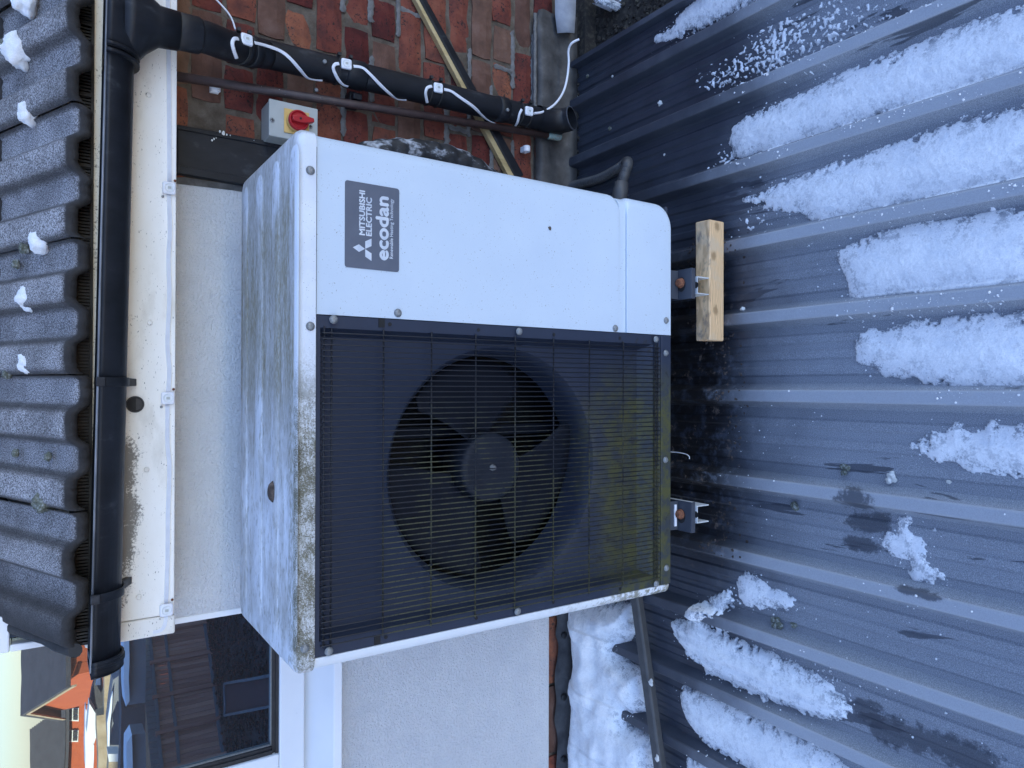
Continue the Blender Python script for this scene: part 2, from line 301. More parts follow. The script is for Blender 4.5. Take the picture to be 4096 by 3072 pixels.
def lid_mat():
    m, t, b = new_mat('weathered_white_lid'); v = coords(t, rnd=False); X, Y, Z = world_xyz(t)
    white = ramp(t, noise(t, v, 14, 6), [(.3, (.66, .70, .76)), (.7, (.78, .81, .85))])
    vs = N(t, 'ShaderNodeMapping', {0: v, 3: (.16, 1, 1)}).outputs[0]
    str_ = noise(t, vs, 30, 7, .68); fine = noise(t, v, 300, 5, .75); big = noise(t, v, 5.5, 5, .6)
    vf = N(t, 'ShaderNodeMapping', {0: v, 3: (.35, 1, 1)}).outputs[0]; fleck = noise(t, vf, 190, 5, .7)
    low = step(t, Z, 1.0876, 1.0866)                                        # the grooves between the pressed ribs hold the dirt
    onface = step(t, Y, 1.240, 1.230)
    d = mth(t, 'ADD', mth(t, 'MULTIPLY', mth(t, 'SUBTRACT', str_, .5), 1.5), mth(t, 'MULTIPLY', mth(t, 'SUBTRACT', big, .5), 1.6))
    d = mth(t, 'ADD', d, mth(t, 'MULTIPLY', mth(t, 'MULTIPLY', low, step(t, X, -.2, .10)), .42)); d = mth(t, 'ADD', d, mth(t, 'ADD', .16, mth(t, 'MULTIPLY', step(t, X, .40, .05), .14)))
    brown = mth(t, 'MULTIPLY', step(t, X, .40, .28), step(t, X, -.10, .06)); d = mth(t, 'ADD', d, mth(t, 'SUBTRACT', mth(t, 'MULTIPLY', brown, .34), .10)); d = step(t, d, -.16, .60)
    d = mth(t, 'MULTIPLY', d, mth(t, 'SUBTRACT', 1, onface)); d = mth(t, 'MULTIPLY', d, mth(t, 'ADD', .66, mth(t, 'MULTIPLY', step(t, fleck, .34, .62), .34)))
    grime = mix(t, mth(t, 'MULTIPLY', brown, step(t, noise(t, vs, 24, 6, .65), .36, .56)), (.36, .35, .32), (.205, .178, .098))
    c = mix(t, mth(t, 'MULTIPLY', d, .92), white, grime)
    c = mix(t, mth(t, 'MULTIPLY', mth(t, 'MULTIPLY', mth(t, 'SUBTRACT', 1, onface), step(t, noise(t, vf, 110, 6, .72), .50, .66)), .62), c, (.19, .175, .125))
    edge = mth(t, 'MULTIPLY', mth(t, 'MULTIPLY', step(t, Y, 1.275, 1.25), step(t, X, .10, -.1)), step(t, fleck, .45, .58)); c = mix(t, mth(t, 'MULTIPLY', edge, .6), c, (.16, .15, .08))
    n_al = mth(t, 'ADD', mth(t, 'MULTIPLY', noise(t, v, 420, 4, .8), .75), mth(t, 'MULTIPLY', noise(t, v, 26, 4), .5))
    al = mth(t, 'MULTIPLY', mth(t, 'MULTIPLY', onface, step(t, X, .10, -.10)), step(t, n_al, .55, .68))
    c = mix(t, mth(t, 'MULTIPLY', onface, mth(t, 'MULTIPLY', step(t, X, .06, -.14), .40)), c, (.40, .39, .34))
    c = mix(t, mth(t, 'MULTIPLY', al, .92), c, mix(t, noise(t, v, 18, 4), (.08, .075, .05), (.15, .135, .07)))
    sp = mth(t, 'MULTIPLY', onface, step(t, noise(t, v, 380, 3, .6), .66, .70)); c = mix(t, mth(t, 'MULTIPLY', sp, .7), c, (.12, .12, .09))
    t.links.new(c, b.inputs['Base Color']); b.inputs['Roughness'].default_value = .6; bumpn(t, b, mth(t, 'ADD', fine, mth(t, 'MULTIPLY', str_, .6)), .25, .002)
    return m
M['lid'] = lid_mat()

def grime_metal(name, base, green, zlo, zhi, dark=None):
    """painted metal with green algae growing from its lower part"""
    m, t, b = new_mat(name); v = coords(t, rnd=False); X, Y, Z = world_xyz(t)
    c = ramp(t, noise(t, v, 12, 6), [(.3, tuple(x*.85 for x in base)), (.7, base)])
    n1 = noise(t, v, 8, 6, .65); n2 = noise(t, v, 120, 5, .7)
    f = mth(t, 'ADD', step(t, Z, zhi, zlo), mth(t, 'MULTIPLY', mth(t, 'SUBTRACT', n1, .5), 1.7)); f = mth(t, 'MULTIPLY', step(t, f, .25, .9), step(t, X, .09, -.06))
    c = mix(t, mth(t, 'MULTIPLY', f, mth(t, 'ADD', .22, mth(t, 'MULTIPLY', step(t, mth(t, 'ADD', mth(t, 'MULTIPLY', noise(t, v, 34, 7, .7), .7), mth(t, 'MULTIPLY', n2, .4)), .46, .64), .75))), c, green)
    if dark:
        k = mth(t, 'MULTIPLY', step(t, noise(t, v, 55, 7, .7), .55, .63), step(t, noise(t, v, 6, 4), .44, .58)); k = mth(t, 'MULTIPLY', k, step(t, Z, .46, .38))
        c = mix(t, k, c, dark)
    t.links.new(c, b.inputs['Base Color']); b.inputs['Roughness'].default_value = .55; bumpn(t, b, n2, .12)
    return m
M['surround'] = grime_metal('mossy_dark_metal', (.024, .034, .062), (.080, .080, .024), .28, .50, (.02, .02, .022))
def wire_mat():
    m, t, b = new_mat('wire_coating'); tc = N(t, 'ShaderNodeNewGeometry').outputs['Position']; X, Y, Z = world_xyz(t)
    k = mth(t, 'MULTIPLY', mth(t, 'MULTIPLY', step(t, X, .02, -.14), step(t, Z, .945, .90)), step(t, mth(t, 'ADD', mth(t, 'MULTIPLY', noise(t, tc, 14, 5, .65), 1.0), mth(t, 'MULTIPLY', step(t, X, -.1, -.4), .12)), .46, .58))
    k = mth(t, 'MULTIPLY', k, step(t, noise(t, tc, 200, 4, .7), .36, .5))
    c = mix(t, mth(t, 'MULTIPLY', k, .8), (.010, .012, .018), (.075, .076, .036)); t.links.new(c, b.inputs['Base Color']); b.inputs['Roughness'].default_value = .55
    return m
M['wire'] = wire_mat()

def side_mat():
    m, t, b = new_mat('stained_white_side'); v = coords(t, rnd=False); X, Y, Z = world_xyz(t)
    c = ramp(t, noise(t, v, 9, 6), [(.3, (.72, .75, .78)), (.7, (.79, .82, .84))])
    f = mth(t, 'MULTIPLY', step(t, Z, .62, .2), step(t, mth(t, 'ADD', mth(t, 'MULTIPLY', noise(t, v, 60, 7, .7), .8), mth(t, 'MULTIPLY', noise(t, v, 13, 4), .3)), .52, .62))
    c = mix(t, mth(t, 'MULTIPLY', f, .9), c, (.17, .15, .075)); t.links.new(c, b.inputs['Base Color']); b.inputs['Roughness'].default_value = .45
    return m
M['side'] = side_mat()

def timber_mat():
    m, t, b = new_mat('sawn_pine'); tc = N(t, 'ShaderNodeTexCoord').outputs['Object']
    v = N(t, 'ShaderNodeMapping', {0: tc, 3: (.06, 1, 1)}).outputs[0]
    wob = noise(t, N(t, 'ShaderNodeMapping', {0: tc, 3: (.35, 1, 1)}).outputs[0], 18, 4, .5)
    z = N(t, 'ShaderNodeSeparateXYZ', {0: tc}).outputs[2]
    g = N(t, 'ShaderNodeTexWave', {'Vector': N(t, 'ShaderNodeVectorMath', {0: v, 1: N(t, 'ShaderNodeCombineXYZ', {1: mth(t, 'MULTIPLY', wob, .02), 2: mth(t, 'MULTIPLY', wob, .03)}).outputs[0]}, operation='ADD').outputs[0], 'Scale': 62.0, 'Distortion': 1.2, 'Detail': 2.0, 'Detail Scale': 1.5}, bands_direction='Z').outputs[1]
    c = mix(t, mth(t, 'MULTIPLY', g, .75), (.84, .57, .31), (.46, .28, .14))
    c = mix(t, step(t, noise(t, tc, 16, 6, .6), .5, .72), c, (.62, .46, .29))
    dk = mth(t, 'MULTIPLY', step(t, z, .020, .024), step(t, noise(t, N(t, 'ShaderNodeMapping', {0: tc, 3: (.5, 1, 1)}).outputs[0], 40, 6, .7), .50, .66)); c = mix(t, mth(t, 'MULTIPLY', dk, .75), c, (.15, .13, .12))
    for px, pz in ((.10, .000), (-.055, .005), (.045, .012)):               # knots
        d = N(t, 'ShaderNodeVectorMath', {0: N(t, 'ShaderNodeMapping', {0: tc, 1: (-px, 0, -pz), 3: (.75, 0, 1)}).outputs[0]}, operation='LENGTH').outputs['Value']
        d = mth(t, 'ADD', d, mth(t, 'MULTIPLY', noise(t, tc, 70, 4), .012)); c = mix(t, mth(t, 'MULTIPLY', step(t, d, .019, .010), .7), c, (.24, .14, .06))
    t.links.new(c, b.inputs['Base Color']); b.inputs['Roughness'].default_value = .85; bumpn(t, b, g, .12)
    return m
M['timber'] = timber_mat()

def glass_mat():
    m, t, b = new_mat('coated_window_glass')
    out = t.nodes['Material Output']
    gl = N(t, 'ShaderNodeBsdfGlossy', {'Color': (.49, .74, 1.0, 1), 'Roughness': 0.0}); b.inputs['Base Color'].default_value = (.006, .007, .01, 1); b.inputs['Roughness'].default_value = .3
    v = coords(t, rnd=False); bp = N(t, 'ShaderNodeBump', {'Strength': .05, 'Distance': .002, 'Height': noise(t, v, 5, 2)}); t.links.new(bp.outputs[0], gl.inputs['Normal'])
    mx = N(t, 'ShaderNodeMixShader', {0: .40}); t.links.new(b.outputs[0], mx.inputs[1]); t.links.new(gl.outputs[0], mx.inputs[2]); t.links.new(mx.outputs[0], out.inputs['Surface'])
    return m
M['glass'] = glass_mat()

# ================================================================== SETTING: metal roof deck
RIBS = [1.9-.184*0, ] and [.902, .718, .534, .341, .158, -.029, -.239, -.421, -.600, -.782]
while RIBS[-1] > -2.4: RIBS.append(RIBS[-1]-.184)
RIBS.sort()
DECK_Y1, DECK_Y0, RIB_H = 1.812, -1.2, .030
def deck_profile():
    P = [(-2.9, 0)]
    for i, x in enumerate(RIBS):
        P += [(x-.016, 0), (x-.011, .006), (x-.001, .0285), (x+.002, RIB_H), (x+.023, RIB_H), (x+.026, .0285), (x+.037, .006), (x+.041, 0)]
        nx = RIBS[i+1] if i+1 < len(RIBS) else x+.16
        w = nx-.016-(x+.041)
        for k in (.22, .50, .78):
            c = x+.041+w*k; P += [(c-.0125, 0), (c-.0075, .0034), (c+.0075, .0034), (c+.0125, 0)]
    P += [(1.03, 0), (1.036, .028), (1.05, .030), (1.052, -.05)]
    return P
DP = deck_profile(); _dx = np.array([p[0] for p in DP]); _dz = np.array([p[1] for p in DP])
def zdeck(x): return np.interp(x, _dx, _dz)
b = MB()
ys = [DECK_Y1, 1.3, .8, .2, -.6, DECK_Y0]
b.loops([[(x, y, z) for x, z in DP] for y in ys], closed=False, smooth=False)
deck = b.build('roof_deck', M['deck']); tag(deck, kind='structure')
# closed rib ends at the wall
b = MB()
for x in RIBS:
    b.add([(x-.016, DECK_Y1, 0), (x+.041, DECK_Y1, 0), (x+.026, DECK_Y1-.012, RIB_H-.001), (x-.001, DECK_Y1-.012, RIB_H-.001)], [(0, 1, 2, 3)])
b.build('rib_closure', M['black_rough'], deck)
b = MB().box(-2.9, 1.6, DECK_Y1-.03, 1.9, -.06, -.012)
tag(b.build('wall_gutter', M['dark_debris']), kind='structure')
b = MB().box(1.055, 1.7, -.2, 1.9, -.12, -.062)
tag(b.build('side_gutter', M['dark_debris']), kind='structure')
b = MB().box(-200, 200, -220, 60, -2.75, -2.7)
tag(b.build('ground', pmat('frozen_ground', [(.3, (.010, .012, .012)), (.7, (.03, .032, .032))], .8, .95)), kind='structure')

# ================================================================== house: walls, roof, window
WY = 1.84
# --- brick wall
bw = thing('brick_wall', (.9, WY, 0), 'old red and brown brick wall behind the black downpipe, with sandy and grey mortar', 'wall')
b = MB().box(.502, 1.75, WY+.006, WY+.20, -.2, 1.30); b.build('mortar', M['mortar'], bw)
zc = [1.155+.0765, 1.155, 1.078, 1.001, .932, .853, .775, .697, .616, .54, .461, .383, .305, .228, .150, .072]
variants = []
def brick_mesh(name, L, H, mat):
    b = MB(); nx, nz = max(3, int(L/.035)), 3; x = np.linspace(-L/2, L/2, nx+1); z = np.linspace(-H/2, H/2, nz+1); pts = []
    sd_ = random.random()*99
    for k in range(2):
        for j in range(nz+1):
            for i in range(nx+1):
                e = (i in (0, nx)) or (j in (0, nz)); cx = (i in (0, nx)) and (j in (0, nz))
                px, pz = x[i], z[j]
                if e: px += (mnoise.noise(Vector((i*3.1+sd_, j*2.3, 1)))*.004); pz += mnoise.noise(Vector((i*1.7, j*2.9+sd_, 5)))*.005
                if cx: px *= .985; pz *= .95
                y = (0.0 if k else .05)
                if k: y += (.006 if e else 0) + mnoise.noise(Vector((i*1.3+sd_, j*1.1, 9)))*.004
                pts.append((px, y, pz))
    n = (nx+1)*(nz+1); fs = []
    for j in range(nz):
        for i in range(nx):
            a = n+j*(nx+1)+i; fs.append((a, a+1, a+nx+2, a+nx+1))
    ring = [i for i in range(nx+1)]+[(j*(nx+1)+nx) for j in range(1, nz+1)]+[nz*(nx+1)+i for i in range(nx-1, -1, -1)]+[j*(nx+1) for j in range(nz-1, 0, -1)]
    for q in range(len(ring)): a, c = ring[q], ring[(q+1) % len(ring)]; fs.append((a, c, n+c, n+a))
    b.add(pts, fs, False)
    me = bpy.data.meshes.new(name); me.from_pydata(b.v, [], b.f); me.update()
    import bmesh
    bm = bmesh.new(); bm.from_mesh(me); bmesh.ops.recalc_face_normals(bm, faces=bm.faces); bm.to_mesh(me); bm.free()
    me.materials.append(mat); return me
long_b = [brick_mesh('brick', .2145, .0685, M['brick_buff'] if i in (3, 5) else M['brick']) for i in range(7)]
short_b = [brick_mesh('brick', .1045, .0685, M['brick_buff'] if i == 2 else M['brick']) for i in range(4)]
rnd = random.Random(11)
for ci in range(len(zc)-1):
    z = (zc[ci]+zc[ci+1])/2; header = ci % 5 == 2
    x = .62 + (rnd.uniform(0, .2) if not header else rnd.uniform(0, .1)) - .21
    while x < 1.72:
        L = .103 if header or rnd.random() < .16 else .213
        c = x+L/2
        if c-L/2 > .50:
            o = link('brick', rnd.choice(short_b if L < .2 else long_b), bw, (c, WY-.002+rnd.uniform(-.003, .004), z+rnd.uniform(-.003, .003)))
            o.rotation_euler = (0, rnd.uniform(-.012, .012), 0)
        x += L+.0115+rnd.uniform(-.003, .004)
# smeared grey repointing on some joints
b = MB()
def smear(x0, z0, x1, z1, w):
    p0, p1 = Vector((x0, WY-.003, z0)), Vector((x1, WY-.003, z1)); d = (p1-p0); L = d.length; d.normalize(); nrm = Vector((-d.z, 0, d.x)); n = max(4, int(L/.006)); A = []; B = []; C_ = []
    s0 = rnd.random()*50
    for i in range(n+1):
        p = p0+d*(L*i/n); ww = w*(.8+.5*mnoise.noise(Vector((i*.35+s0, 0, 0)))+.35*mnoise.noise(Vector((i*1.1+s0, 0, 4)))); ww2 = w*(.8+.5*mnoise.noise(Vector((i*.35+s0, 9, 0)))+.35*mnoise.noise(Vector((i*1.1+s0, 9, 4))))
        e = .3 if i in (0, n) else 1
        A.append(p-nrm*ww*e+Vector((0, .004, 0))); C_.append(p+Vector((0, -.0015-.002*mnoise.noise(Vector((i*.9, s0, 3))), 0))); B.append(p+nrm*ww2*e+Vector((0, .004, 0)))
    b.loops([A, C_, B], closed=False)
for ci in range(6, 15):
    z = zc[ci]
    for k in range(2):
        x0 = rnd.uniform(.55, 1.45); smear(x0, z+rnd.uniform(-.003, .003), x0+rnd.uniform(.12, .32), z+rnd.uniform(-.004, .004), rnd.uniform(.008, .012))
    for k in range(1):
        x0 = rnd.uniform(.75, 1.3); smear(x0, z+.004, x0+rnd.uniform(-.01, .01), z+.072, rnd.uniform(.008, .011))
b.build('repointing', M['pointing'], bw)

# --- white rendered wall under the eaves and round the window
rw = thing('rendered_wall', (0, WY, 0), 'white rough-rendered house wall behind the heat pump and under the window', 'wall')
WX = -.557                                                                  # the wall's edge beside the tall window
b = MB().prism([(WX, WY, .083), (.476, WY, .083), (.486, WY, 1.06), (.478, WY, 1.30), (WX, WY, 1.30)], (0, .22, 0)); b.build('render_coat', M['render'], rw, .004)
b = MB().box(-3.2, WX-.002, WY, WY+.22, .083, .776); b.build('render_coat', M['render'], rw, .004)
b = MB().box(-3.2, -1.10, WY+.002, WY+.22, .776, 3.3); b.build('render_coat', M['render'], rw)
b = MB().box(WX-.001, WX+.014, WY-.003, WY+.05, .80, 1.5).box(WX-.001, WX+.075, WY-.003, WY+.05, 1.501, 3.3); b.build('corner_bead', M['upvc'], rw, .003)
b = MB().box(-3.2, .50, WY+.03, WY+.20, -.2, .082); b.build('mortar', M['mortar'], rw)
for i in range(11):
    x = -.40-.226*i
    link('brick', long_b[i % 7], rw, (x, WY+.016, .046))
# bulk of the house behind (shades the roof deck)
hb = thing('house_body', (0, 3, 0), 'rear bulk of the white house rising behind the window wall', 'house')
MB().box(-3.2, 3.5, 2.1, 6.0, -2.7, 2.55).build('wall', M['render'], hb)
MB().box(-3.2, WX+.07, 2.06, 6.0, 2.55, 3.3).build('upper_wall', M['render'], hb)
MB().box(1.75, 3.5, WY, 2.1, -2.7, 1.2).build('side_wall', M['mortar'], hb)
MB().prism([(-45, 3.2, -2.7), (-45, 9.2, -2.7), (-45, 9.2, 3.4), (-45, 6.2, 5.2), (-45, 3.2, 3.4)], (41.7, 0, 0)).build('sun_block_terrace', M['render'], hb)  # unseen terrace row, added and sized to keep sun off the garden fence

# lead patches dressed over the brick base
ld = thing('base_flashing', (-.9, WY, 0), 'wavy grey lead flashing over the brick base below the rendered wall', 'flashing')
b = MB(); top = []; bot = []; midl = []
for i in range(90):
    x = -.48-.016*i; n = mnoise.noise(Vector((x*9, 1, 0))); n2 = mnoise.noise(Vector((x*22, 4, 0)))
    zt = .052+.03*n+.012*n2; top.append((x, WY+.004-.002*n2, max(.02, zt))); midl.append((x, WY-.006-.004*n2, .018+.004*n)); bot.append((x, WY-.022-.008*n, .004+.003*n2))
b.loops([top, midl, bot], closed=False); o = b.build('lead_sheet', M['lead'], ld)
s = o.modifiers.new('solid', 'SOLIDIFY'); s.thickness = .002
b = MB()
for x in (-.60, -.80, -1.0, -1.2): MB().lathe((x, WY-.008, .03), (0, -1, 0), [(.011, -.003), (.011, .002), (.004, .0035)], 14).build('fixing', M['black_rough'], ld)

# --- window
wn = thing('stair_window', (-.75, WY, .8), 'tall narrow white-framed window left of the heat pump, reflecting fence and houses', 'window')
GX0, GX1, GZ0 = -.925, WX+.002, .943
MB().box(GX0-.012, -.54, WY+.034, WY+.040, .93, 3.2).build('pane', M['glass'], wn)
fr = MB().box(-1.02, -.50, WY+.006, WY+.06, .872, .936).build('bottom_frame', M['upvc'], wn, .004)
MB().box(-1.02, -.934, WY+.006, WY+.06, .9365, 3.2).build('side_frame', M['upvc'], wn, .004)
g = MB().box(-.9335, -.55, WY+.014, WY+.033, .9365, .944); g.box(-.9335, -.55, WY+.020, WY+.033, .944, .951)
g.box(-.9335, -.924, WY+.014, WY+.033, .952, 3.2); g.box(-.924, -.917, WY+.020, WY+.033, .952, 3.2)
g.build('gasket', M['gasket'], wn)
MB().box(-.9165, -.55, WY+.026, WY+.033, .9512, .9535).box(-.9165, -.914, WY+.026, WY+.033, .954, 3.2).build('spacer_bar', M['steel'], wn)
sl = MB().prism([(-.50, WY+.05, .868), (-.50, WY-.045, .812), (-.50, WY-.048, .790), (-.50, WY+.05, .790)], (-.62, 0, 0)).build('sill', M['upvc'], wn, .003)

# --- fascia board
fs = thing('fascia_board', (.2, 1.70, 1.2), 'cream painted fascia board under the black gutter, dirty at its left end', 'fascia')
FY = 1.70
MB().box(-.492, 2.2, FY, FY+.022, 1.205, 1.372).build('board', fascia_mat(), fs, .002)
MB().box(-.534, -.4935, FY-.003, FY+.05, 1.2035, 1.372).build('end_cap', M['cream'], fs, .004)
MB().box(-.52, 2.2, FY+.024, WY, 1.215, 1.225).build('soffit', M['cream'], fs)
h = MB().lathe((-.036, FY-.0015, 1.283), (0, -1, 0), [(.0175, -.002), (.0175, .0012), (.0158, .0014), (.0152, .0004)], 32, cap1=False).build('vent_rim', M['lead'], fs)
MB().lathe((-.036, FY-.0015, 1.283), (0, -1, 0), [(.0153, -.001), (.0153, .0004)], 32).build('vent_hole', M['void'], fs)
MB().prism([(-.036+.0125*math.cos(R(a)), FY-.0022, 1.2815+.0125*math.sin(R(a))) for a in range(180, 361, 15)], (0, -.0006, 0)).build('vent_flap', M['lead'], fs)
cap_src = None
for cx, cy in CR(0, 0, [(1282, 821)])+CR(0, 768, [(1294, 1130)])+CR(0, 1536, [(1266, 740)])+CR(0, 2304, [(1200, 181)]):
    p = PY(cx, cy, FY-.001)
    if cap_src is None:
        cap_src = MB().lathe(p, (0, -1, 0), [(.0056, 0), (.0056, .0014), (.0035, .0024)], 16).build('nail_cap', M['cream'], fs, loc=p)
    else: again(cap_src, fs, p)

# --- eaves comb behind the gutter
ec = thing('eaves_comb', (.2, 1.68, 1.37), 'black plastic comb filler running under the tile edge', 'eaves filler')
b = MB().box(-.525, 2.2, 1.694, 1.699, 1.3625, 1.40)
b.box(-.525, 2.2, 1.676, 1.699, 1.3955, 1.401)
b.box(-.525, 2.2, 1.688, 1.6935, 1.3615, 1.367)
b.build('backing', M['black_plastic'], ec)
b = MB(); x = -.52
while x < 1.3:
    b.box(x, x+.0038, 1.684, 1.6935, 1.368, 1.387); x += .0066
tag(b.build('teeth', M['black_plastic'], ec), kind='stuff')
b = MB(); x = -.49
while x < 1.3:
    b.box(x, x+.004, 1.680, 1.6935, 1.3672, 1.3995); x += .072
tag(b.build('clip', M['black_plastic'], ec), kind='stuff')

# --- pantiled roof
PITCH_R = R(24)
rf = thing('tiled_roof', (.2, 1.62, 1.385), 'frost-covered dark concrete tiled roof above the gutter', 'roof')
def tprof(u):                                                               # u in metres across one tile, two rolls
    p = (u/.131) % 1.0
    def sm(a, b_, x): x = min(1, max(0, (x-a)/(b_-a))); return x*x*(3-2*x)
    return .026*(sm(.0, .20, p)-sm(.50, .70, p))
TW, TL = .262, .40
def tile_mesh(seed):
    b = MB(); nx = 44; L = []
    rr_ = random.Random(seed)
    us = [TW*i/nx for i in range(nx+1)]
    jit = [rr_.uniform(-.0016, .0016) for _ in us]
    rows = [(.012, -.029, 1), (.002, -.024, 1.6), (-.003, -.013, 2), (.000, -.004, 1.6), (.008, .0008, .5), (.03, 0, 0), (.10, 0, 0), (.25, 0, 0), (TL, 0, 0)]
    for s_, dz, j in rows:
        L.append([(u-.0015 if i == nx else u, s_+jit[i]*j, tprof(u+.012)+dz+(jit[(i*7) % len(jit)]*.4*j)) for i, u in enumerate(us)])
    b.loops(L, closed=False); 
    me = bpy.data.meshes.new('tile'); me.from_pydata([tuple(p) for p in b.v], [], b.f); me.polygons.foreach_set('use_smooth', [True]*len(b.f)); me.materials.append(M['tile']); me.update()
    return me
tmes = [tile_mesh(i) for i in range(4)]
for rrow in range(8):
    for c in range(11):
        x = -.502+c*(TW+.0018)
        if rrow > 0: pass
        o = link('tile', tmes[(c*3+rrow) % 4], rf, (x, 1.615+rrow*.335*math.cos(PITCH_R)+rnd.uniform(-.003, .003), 1.390+rrow*(.335*math.sin(PITCH_R)+.004)+rnd.uniform(-.0015, .0015)))
        o.rotation_euler = (PITCH_R+R(-1.0+rnd.uniform(-.5, .5)), R(rnd.uniform(-.4, .4)), R(rnd.uniform(-.6, .6)))
# verge mortar and end of the roof
b = MB(); L = []
for i in range(24):
    s_ = -.005+i*.06; p = Vector((-.505, 1.615+s_*math.cos(PITCH_R), 1.388+s_*math.sin(PITCH_R))); r_ = .011+.004*mnoise.noise(Vector((i*.8, 0, 0)))
    L.append([p+Vector((-.002+r_*1.25*math.cos(a), 0, .006+r_*1.1*math.sin(a))) for a in [2*math.pi*k/10 for k in range(10)]])
b.loops(L, cap0=True, cap1=True); b.build('verge', M['black_rough'], rf)

# --- gutter
gt = thing('gutter', (.1, 1.64, 1.3), 'black plastic half-round gutter below the tiles, ending in a stop end', 'gutter')
GA, GB = Vector((1.5, 1.632, 1.3345)), Vector((-.60, 1.632, 1.3687))
def gpt(x): t = (x-GB.x)/(GA.x-GB.x); return GB+(GA-GB)*t
def half_round(x0, x1, r, th=.0025, up=0):
    L = []
    for x in (x0, x1):
        c = gpt(x)+Vector((0, 0, up)); ring = [c+Vector((0, r*math.cos(R(a)), r*math.sin(R(a)))) for a in range(180, 361, 10)]
        ring += [c+Vector((0, (r-th)*math.cos(R(a)), (r-th)*math.sin(R(a)))) for a in range(360, 179, -10)]; L.append(ring)
    return MB().loops(L, cap0=True, cap1=True)
half_round(1.5, -.545, .0535).build('channel', M['black_plastic'], gt)
MB().tube([gpt(1.5)+Vector((0, -.053, .0005)), gpt(-.545)+Vector((0, -.053, .0005))], .0022, 8).build('lip', M['gutter_lip'], gt)
L = half_round(-.525, -.553, .0600, .004); L.loops([[gpt(-.532)+Vector((0, .062*math.cos(R(a)), .062*math.sin(R(a)))) for a in range(180, 361, 10)], [gpt(-.540)+Vector((0, .062*math.cos(R(a)), .062*math.sin(R(a)))) for a in range(180, 361, 10)]], cap0=True, cap1=True)
L.loops([[gpt(-.5535)+Vector((0, .0605*math.cos(R(a)), .0605*math.sin(R(a)))) for a in range(180, 361, 10)], [gpt(-.558)+Vector((0, .055*math.cos(R(a)), .055*math.sin(R(a)))) for a in range(180, 361, 10)]], cap0=True, cap1=True)
L.build('stop_end', M['black_plastic'], gt)
for px in (.0105, -.405):
    bb = half_round(px+.009, px-.009, .0585, .003); c = gpt(px)
    bb.prism([c+Vector((-.009, .03, -.046)), c+Vector((.009, .03, -.046)), c+Vector((.0075, .066, -.066)), c+Vector((-.0075, .066, -.066))], (0, -.006, -.012))
    bb.box(px-.009, px+.009, c.y-.062, c.y-.053, c.z-.012, c.z+.004); bb.build('bracket', M['black_plastic'], gt, .0015)
# outlet
c0 = gpt(.735)
ob = half_round(.83, .66, .0600, .004)
for xx in (.654, .668): ob.loops([[gpt(xx)+Vector((0, .0635*math.cos(R(a)), .0635*math.sin(R(a)))) for a in range(180, 361, 10)], [gpt(xx-.006)+Vector((0, .0635*math.cos(R(a)), .0635*math.sin(R(a)))) for a in range(180, 361, 10)]], cap0=True, cap1=True)
ol = []
for zz, rx, ry, sft in ((-.030, .105, .056, 0), (-.052, .088, .052, 0), (-.075, .060, .046, .003), (-.098, .041, .039, .004), (-.135, .0385, .0385, .005)):
    ol.append([Vector((.742+sft+rx*math.cos(a), c0.y+ry*math.sin(a), c0.z+zz)) for a in [2*math.pi*k/28 for k in range(28)]])
ob.loops(ol, cap0=True, cap1=True); ob.build('outlet', M['black_plastic'], gt)

# --- downpipe
dp = thing('downpipe', (.8, 1.78, .1), 'round black downpipe from the gutter outlet down to the roof, wound with a light string', 'downpipe')
Q = [Vector((.747, c0.y, c0.z-.115)), Vector((.750, c0.y+.004, c0.z-.165)), Vector((.757, 1.650, 1.150)), Vector((.770, 1.690, 1.100)), Vector((.790, 1.735, 1.055)), Vector((.806, 1.765, 1.00)), Vector((.812, 1.772, .94)), Vector((.827, 1.772, .16)), Vector((.828, 1.771, .125))]
path = smooth_path(Q, 6)
MB().tube(path, .0335, 24).build('pipe', M['black_plastic'], dp)
def along(z):
    for a, c in zip(path, path[1:]):
        if a.z >= z >= c.z: t = (a.z-z)/(a.z-c.z+1e-9); return a+(c-a)*t
    return path[-1]
def collar(z0, z1, r, name): 
    a, c = along(z0), along(z1); k = [a+(c-a)*t for t in (0, .08, .5, .92, 1)]
    return MB().tube(k, [r-.003, r, r, r, r-.002], 24).build(name, M['black_plastic'], dp)
collar(1.222, 1.170, .0375, 'collar'); collar(1.050, 1.030, .0365, 'collar'); collar(1.075, 1.062, .0355, 'collar')
collar(.800, .745, .0365, 'socket')
collar(.335, .300, .0365, 'collar')
# clip fixed to the wall
c_ = along(.775); MB().box(c_.x-.070, c_.x-.034, 1.795, 1.832, .745, .775).box(c_.x-.060, c_.x-.045, 1.775, 1.80, .748, .772).build('pipe_clip', M['black_plastic'], dp, .002)
